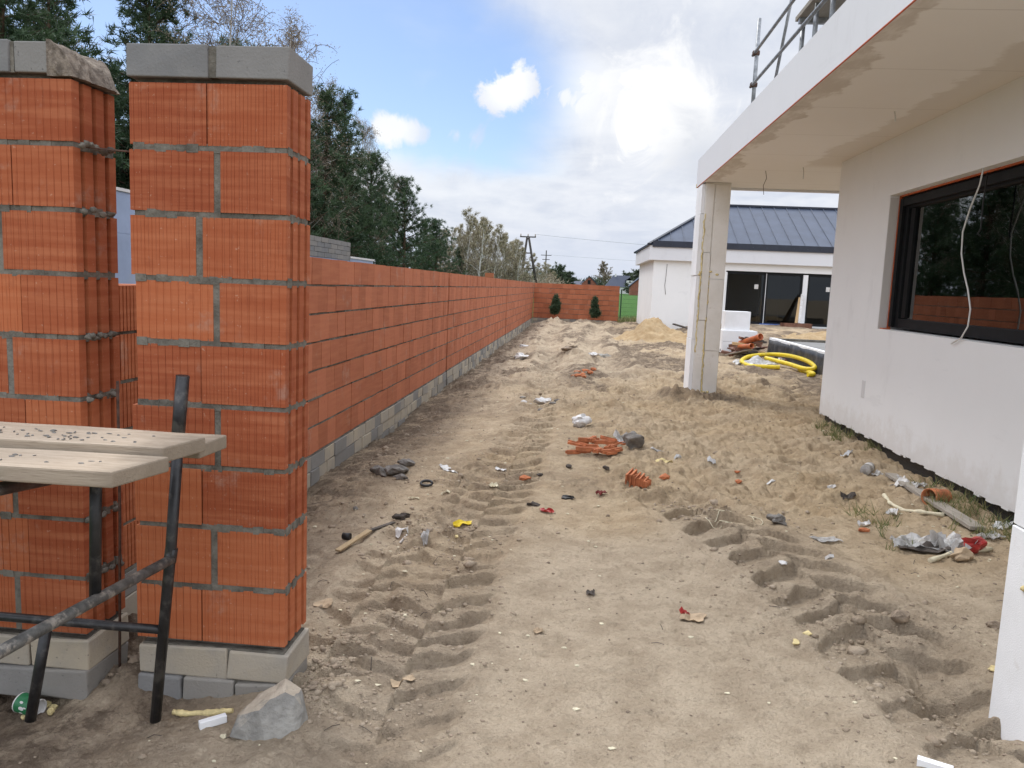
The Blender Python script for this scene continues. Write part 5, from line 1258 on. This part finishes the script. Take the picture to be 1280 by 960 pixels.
rock('grey_clod', 971, 655, (.07, .055, .045), 245, 'clod_grey', 'rough grey mortar clod on the sand right of the wire loop', 'clod', amp=.7)
rock('grey_clod', 1125, 778, (.055, .045, .035), 246, 'clod_brown', 'round brown soil clod on the rim of the right tyre track', 'clod', amp=.3)
rock('grey_clod', 1240, 782, (.05, .03, .025), 247, 'clod_brown', 'flat brown soil clod beside the near white post', 'clod', amp=.4)
rock('foam_crumb', 978, 716, (.03, .022, .015), 248, 'paper_white', 'white crumb on the upper part of the right tyre track', 'crumb')
mb = MB(); a = lying(1036, 704); mb.obox((a.x, a.y, a.z+.02), (.028, .02, .06), (.9, .1, .2)); thing(mb, 'foam_sliver', 'paper_white', 'white block standing out of the sand left of the trash', 'sliver')
scrap('plastic_scrap', 1033, 678, .20, .10, .02, 249, 'plastic_film', 'clear film flattened on the sand right of the grey clod', 'plastic', .4)
scrap('plastic_scrap', 1060, 622, .12, .06, .03, 250, 'rag_dark', 'dark and white rag in the sand left of the foam hose', 'rag', .2)
for k, (px, py, lab) in enumerate(((1054, 635, 'white strip below the dark and white rag'), (964, 602, 'white strip in the loose sand far from the wall'), (1040, 604, 'pale curl of foam in the loose sand'))): scrap('foam_flake', px, py, .09, .03, .01, 255+k, 'paper_white', lab, 'flake', rnd.random(), 5)
# middle distance
for k, (px, py, s, m, lab) in enumerate(((652, 447, .20, 'paper_white', 'white paper clump lying near the fence wall, upper of two'), (656, 433, .17, 'paper_white', 'white paper clump lying near the fence wall, lower of two'), (742, 447, .14, 'paper_white', 'white lump left of the flat pale slab in the lane'), (755, 447, .24, 'stone_grey', 'flat pale slab lying in the middle distance of the lane'), (680, 507, .16, 'paper_white', 'white scrap at the end of the tread marks'), (725, 442, .14, 'clod_grey', 'dark clod in the churned far part of the lane'), (710, 446, .2, 'clod_brown', 'brown clod in the churned far part of the lane'))):
    rock('lump', px, py, (s, s*.7, s*.4), 270+k, m, lab, 'lump', None, .8)
for k in range(9): rock('brick_crumb', 717+k*3.2+rnd.uniform(-2, 2), 468+rnd.uniform(-4, 4), (.09, .06, .045), 290+k, 'orange_clay', 'red brick crumb in the scattered patch in the far lane', 'brick crumb', 'red crumbs in the far lane', .6, 1, .4)
for k in range(8): rock('pale_crumb', 650+k*7+rnd.uniform(-4, 4), 502+rnd.uniform(-4, 8), (.07, .05, .03), 310+k, rnd.choice(('paper_white', 'clod_grey', 'stone_grey')), 'pale mortar crumb in the grey patch across the tread marks', 'mortar crumb', 'pale crumbs across the tread marks', .6, 1, .4)
mb = MB()
for k in range(1500):
    r_ = rnd.random()
    y = 2.4*math.exp(rnd.random()*2.0); x = rnd.uniform(-2.3, 3.1)
    if rnd.random() < .35: x = rnd.choice((-1.9, -.7, float(xr(y))+rnd.uniform(-.2, .3), 2.6))+rnd.gauss(0, .3)
    if x > 3.15 or x < -2.35 or (x < -1.1 and 2.9 < y < 3.4): continue
    s = rnd.uniform(.0025, .007)*(1+.08*y)*(1.5 if rnd.random() < .06 else 1); z = hz(x, y)
    mb.chunk((x, y, z+s*.2), (s*rnd.uniform(.8, 1.6), s, s*.7), k, .5, 1)
thing(mb, 'pebbles', 'clod_brown', 'small soil crumbs and pebbles strewn over the sandy lane', 'pebbles', kind='stuff')
mb = MB()
for k in range(150):
    x = rnd.uniform(-2.10, -1.78) if k % 3 else rnd.gauss(-1.08, .06); y = rnd.uniform(3.1, 4.0) if k % 3 else rnd.uniform(3.05, 3.5); s = min(.03, rnd.lognormvariate(-4.7, .5))
    mb.chunk((x, y, hz(x, y)+s*.2), (s*rnd.uniform(.8, 1.5), s, s*.75), 7000+k, .6, 2, .5, True)
thing(mb, 'mortar_debris', 'clod_brown', 'grey brown mortar debris heaped in the gap and at the foot of the brick pillars', 'debris', kind='stuff')
mb = MB()
for k in range(4600):
    q = rnd.random()
    if q < .34: x = rnd.gauss(-.95, .28); y = 2.5+rnd.random()**1.5*4.5
    elif q < .62: y = 2.5+rnd.random()**1.3*4; x = float(xr(y))+rnd.gauss(.05, .30)
    elif q < .74: x = -2.1+abs(rnd.gauss(0, .35)); y = 3.6+rnd.random()*8
    elif q < .80: x = rnd.gauss(-1.05, .07); y = rnd.uniform(3.0, 3.7)
    else: x = rnd.uniform(-2.2, 2.9); y = rnd.uniform(7, 26)
    if x > 3.1 or x < -2.36 or (x < -1.14 and 2.9 < y < 3.45) or (x > 1.75 and y < 3.3): continue
    if float(vn(x*2.2, y*2.2, 77)) < -.12: continue
    s = min(.036, rnd.lognormvariate(-5.0, .5))*(1+.05*y); mb.chunk((x, y, hz(x, y)+s*.1), (s*rnd.uniform(.8, 1.5), s*rnd.uniform(.8, 1.2), s*.75), k, .5, 1, .5, True)
thing(mb, 'soil_clods', 'soil_clod', 'loose sandy soil clods in the churned tyre tracks', 'clods', kind='stuff')
mb = MB()
for k in range(260):
    y = 2.6*math.exp(rnd.random()*1.9); x = rnd.choice((rnd.uniform(-2.2, 3.1), 2.7+rnd.gauss(0, .25), -.9+rnd.gauss(0, .5)))
    if x > 3.12 or x < -2.3 or (x < -1.1 and 2.9 < y < 3.4): continue
    s = rnd.uniform(.004, .011)*(1+.06*y); mb.chunk((x, y, hz(x, y)+s*.2), (s*rnd.uniform(.8, 1.8), s, s*.5), k, .5, 1)
thing(mb, 'foam_crumbs', 'pale_foam', 'pale foam and mortar crumbs strewn over the sandy lane', 'crumbs', kind='stuff')
mb = MB()
for k in range(110):
    y = 2.6*math.exp(rnd.random()*1.7); x = rnd.choice((rnd.uniform(-2.1, 3.0), -1.3+rnd.gauss(0, .4), 2.4+rnd.gauss(0, .4)))
    if x > 3.1 or x < -2.3 or (x < -1.1 and 2.9 < y < 3.4): continue
    a = rnd.uniform(0, 6.28); L = rnd.uniform(.02, .08); z = hz(x, y); x2, y2 = x+L*math.cos(a), y+L*math.sin(a)
    mb.tube([(x, y, z+.005), ((x+x2)/2, (y+y2)/2, max(z, hz(x2, y2))+.006), (x2, y2, hz(x2, y2)+.003)], .0016, 4, cap=False)
thing(mb, 'twig_litter', 'rag_dark', 'thin dark twigs and straws strewn over the sandy lane', 'twigs', kind='stuff')
# grass along the house wall
spots = []
for k in range(40):
    y = rnd.uniform(9.0, 9.9); spots.append((HX-rnd.uniform(.0, .25), y))
for k in range(55):
    y = rnd.uniform(4.9, 7.0); spots.append((HX-abs(rnd.gauss(.02, .13)), y))
for (px, py, n) in ((1085, 645, 5), (1105, 650, 7), (1180, 632, 16), (1195, 640, 12), (1100, 565, 14), (1232, 668, 16), (1125, 676, 5)):
    c = gp(px, py)
    for k in range(n): spots.append((min(HX+.03, c.x+rnd.gauss(0, .09)), c.y+rnd.gauss(0, .09)))
C = []; Dv = []
for (x, y) in spots:
    z = hz(x, y)-.005
    for k in range(9): C.append((x+rnd.gauss(0, .02), y+rnd.gauss(0, .02), z)); Dv.append((rnd.gauss(-.15, .6), rnd.gauss(0, .6), 1))
C = np.array(C); Dv = unit(np.array(Dv)); n = len(C)
props(tri_mesh('grass', C, Dv, rng.uniform(.05, .16, n), rng.uniform(.005, .009, n), rng.random(n), 'grass_blades', None, (0, 0, 0)), 'sparse grass tufts growing along the house plinth', 'grass', None, 'stuff')
C = []; Dv = []
for k in range(500):
    x, y = rnd.uniform(2.0, 3.0), rnd.uniform(39.5, 42.5); C.append((x, y, hz(x, y))); Dv.append((rnd.gauss(0, .5), rnd.gauss(0, .5), 1))
n = len(C); props(tri_mesh('weeds', np.array(C), unit(np.array(Dv)), rng.uniform(.15, .4, n), rng.uniform(.02, .05, n), rng.random(n), 'grass_blades', None, (0, 0, 0)), 'weeds growing at the foot of the green mesh fence', 'weeds', None, 'stuff')
# ------------------------------------------------------------------ world and sun
SUN_EL, SUN_AZ = 50, -32      # degrees; azimuth measured from +Y towards +X
w = bpy.data.worlds.new('World'); SC.world = w; w.use_nodes = True; nt = w.node_tree; nt.nodes.clear(); g = G(nt)
sky = g.n('TexSky', {'sky_type': 'NISHITA', 'sun_disc': False, 'sun_elevation': R(SUN_EL), 'sun_rotation': R(SUN_AZ), 'dust_density': .6, 'air_density': 1.1, 'ozone_density': 1.6})
tc = g.n('TexCoord').outputs['Generated']
nrm = g.n('VectorMath', {'operation': 'NORMALIZE'}, i0=tc).outputs[0]
X, Y, Z = g.xyz(nrm)
# cloud layer coordinates: project the direction on a plane overhead
zz = g.m('ADD', g.m('MAXIMUM', Z, 0.0), .16)
pv = g.n('CombineXYZ', None, i0=g.m('DIVIDE', X, zz), i1=g.m('DIVIDE', Y, zz), i2=Z).outputs[0]
n1 = g.noise(.9, 9, .58, pv, .3); n2 = g.noise(2.8, 7, .6, pv, .5); n3 = g.noise(1.6, 8, .6, g.scale(nrm, (1, 1, 2.2)), .4)
def dirdot(px, py):
    d = unit(ray(px, py)); return g.n('VectorMath', {'operation': 'DOT_PRODUCT'}, i0=nrm, i1=tuple(d)).outputs['Value']
nh_ = g.noise(11, 8, .62, nrm, .6)
def blob(px, py, r0, r1, amp=.0, nz=None, ex=1.0):     # soft disc in angular distance (degrees), edge broken by noise
    ang = g.m('MULTIPLY', g.m('ARCCOSINE', g.m('MINIMUM', dirdot(px, py), 1.0)), 180/math.pi)
    if amp: ang = g.m('ADD', ang, g.m('MULTIPLY', g.m('SUBTRACT', nz if nz is not None else n3, .5), amp))
    return g.m('SUBTRACT', 1.0, g.step(r0, r1, ang))
clear = g.m('MAXIMUM', blob(420, 95, 7, 16, 16), g.m('MULTIPLY', blob(590, 130, 4.5, 11, 12), 1.0))
clear = g.m('MAXIMUM', clear, blob(250, 60, 8, 18, 14))
clear = g.m('MAXIMUM', clear, blob(520, 40, 4, 11, 14)); clear = g.m('MAXIMUM', clear, blob(500, 150, 3, 8, 8))
hor = g.m('SUBTRACT', 1.0, g.step(.125, .165, g.m('ADD', Z, g.m('ADD', g.m('MULTIPLY', g.m('SUBTRACT', n3, .5), .08), g.m('MULTIPLY', g.m('SUBTRACT', nh_, .5), .05)))))
clear = g.m('MULTIPLY', clear, g.m('SUBTRACT', 1.0, g.m('MULTIPLY', hor, .93)))
wisp = g.m('MULTIPLY', g.step(.46, .80, n1), .38)
cover = g.m('SUBTRACT', 1.0, g.m('MULTIPLY', clear, g.m('SUBTRACT', 1.0, wisp)))
for (px, py, a, b, s_, amp_) in ((632, 111, .7, 1.7, 8, .97), (650, 98, .6, 1.6, 9, .97), (616, 119, .3, 1.2, 8, .95), (655, 86, .0, 1.0, 9, .6), (738, 103, .7, 1.7, 9, .95), (706, 122, .6, 1.5, 9, .9), (740, 133, .8, 1.7, 9, .95), (722, 118, .3, 1.3, 10, .8), (478, 159, .2, 1.0, 6, .95), (494, 161, .3, 1.2, 7, .95), (512, 165, .1, 1.0, 6, .9), (530, 168, -.1, .8, 6, .75), (572, 169, -.2, 1.0, 8, .7), (592, 172, -.2, 1.0, 8, .6)):
    cover = g.m('MAXIMUM', cover, g.m('MULTIPLY', blob(px, py, a, b, s_, nh_), amp_))
# cloud brightness: white banks with grey bellies
shade = g.step(.36, .66, n1)
shade2 = g.step(.35, .70, n2)
cc_ = g.mix(shade, (5.9, 6.4, 7.5), (7.8, 8.1, 8.7))
cc_ = g.mix(g.m('MULTIPLY', shade2, .40), cc_, (9.5, 9.6, 9.8))
tex = g.step(.40, .62, nh_)
cc_ = g.mix(g.m('MULTIPLY', tex, .25), cc_, (9.3, 9.4, 9.6))
cu = g.m('MAXIMUM', blob(838, 138, 1.6, 5.2, 18, nh_), blob(800, 172, .8, 2.0, 14, nh_))
cu = g.m('MAXIMUM', cu, g.m('MULTIPLY', blob(800, 110, 1.2, 4.0, 20, nh_), .7))
cc_ = g.mix(g.m('MULTIPLY', cu, .85), cc_, (9.9, 9.9, 9.9))
belly = g.m('MULTIPLY', blob(876, 200, -.5, 4.2, 10, nh_), .75)
cc_ = g.mix(belly, cc_, (6.0, 6.35, 7.1))
for q_ in ((725, 118, 1.2, 3.6), (490, 161, 1.0, 3.2)): cc_ = g.mix(g.m('MULTIPLY', blob(*q_, 3), .85), cc_, (9.6, 9.65, 9.7))
cc_ = g.mix(g.m('MULTIPLY', blob(634, 106, .8, 3.4, 3), .9), cc_, (10.3, 10.3, 10.4))
lowg = g.m('SUBTRACT', 1.0, g.step(.0, .12, Z))
cc_ = g.mix(g.m('MULTIPLY', lowg, .75), cc_, (5.9, 6.5, 7.8))
# unseen sky overhead and behind, brightened as added fill light for the scene
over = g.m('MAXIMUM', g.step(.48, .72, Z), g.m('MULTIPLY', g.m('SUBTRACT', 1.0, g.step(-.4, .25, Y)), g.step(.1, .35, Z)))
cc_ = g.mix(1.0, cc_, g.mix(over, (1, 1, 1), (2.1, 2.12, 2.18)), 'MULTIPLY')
blue = g.mix(1.0, sky.outputs[0], (.98, 1.04, 1.20), 'MULTIPLY')
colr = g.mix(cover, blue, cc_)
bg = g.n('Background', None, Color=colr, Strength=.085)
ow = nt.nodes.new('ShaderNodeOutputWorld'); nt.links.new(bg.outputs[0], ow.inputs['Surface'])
sl_ = bpy.data.lights.new('sun', 'SUN'); so = bpy.data.objects.new('sun', sl_); COL.objects.link(so)
sl_.energy = 1.5; sl_.angle = R(12); sl_.color = (1, .975, .94)
az = R(SUN_AZ); el = R(SUN_EL); sd_ = Vector((math.sin(az)*math.cos(el), math.cos(az)*math.cos(el), math.sin(el)))
so.rotation_euler = sd_.to_track_quat('Z', 'Y').to_euler(); so.location = (0, 0, 30)
# ------------------------------------------------------------------ render settings
SC.view_settings.view_transform = 'Standard'; SC.view_settings.look = 'None'; SC.view_settings.exposure = .36; SC.view_settings.gamma = 1; SC.view_settings.use_curve_mapping = False
SC.render.engine = 'CYCLES'; SC.cycles.max_bounces = 6; SC.cycles.transparent_max_bounces = 8; SC.cycles.use_denoising = True
try: SC.cycles.denoiser = 'OPENIMAGEDENOISE'
except Exception: pass
SC.cycles.sample_clamp_indirect = 4
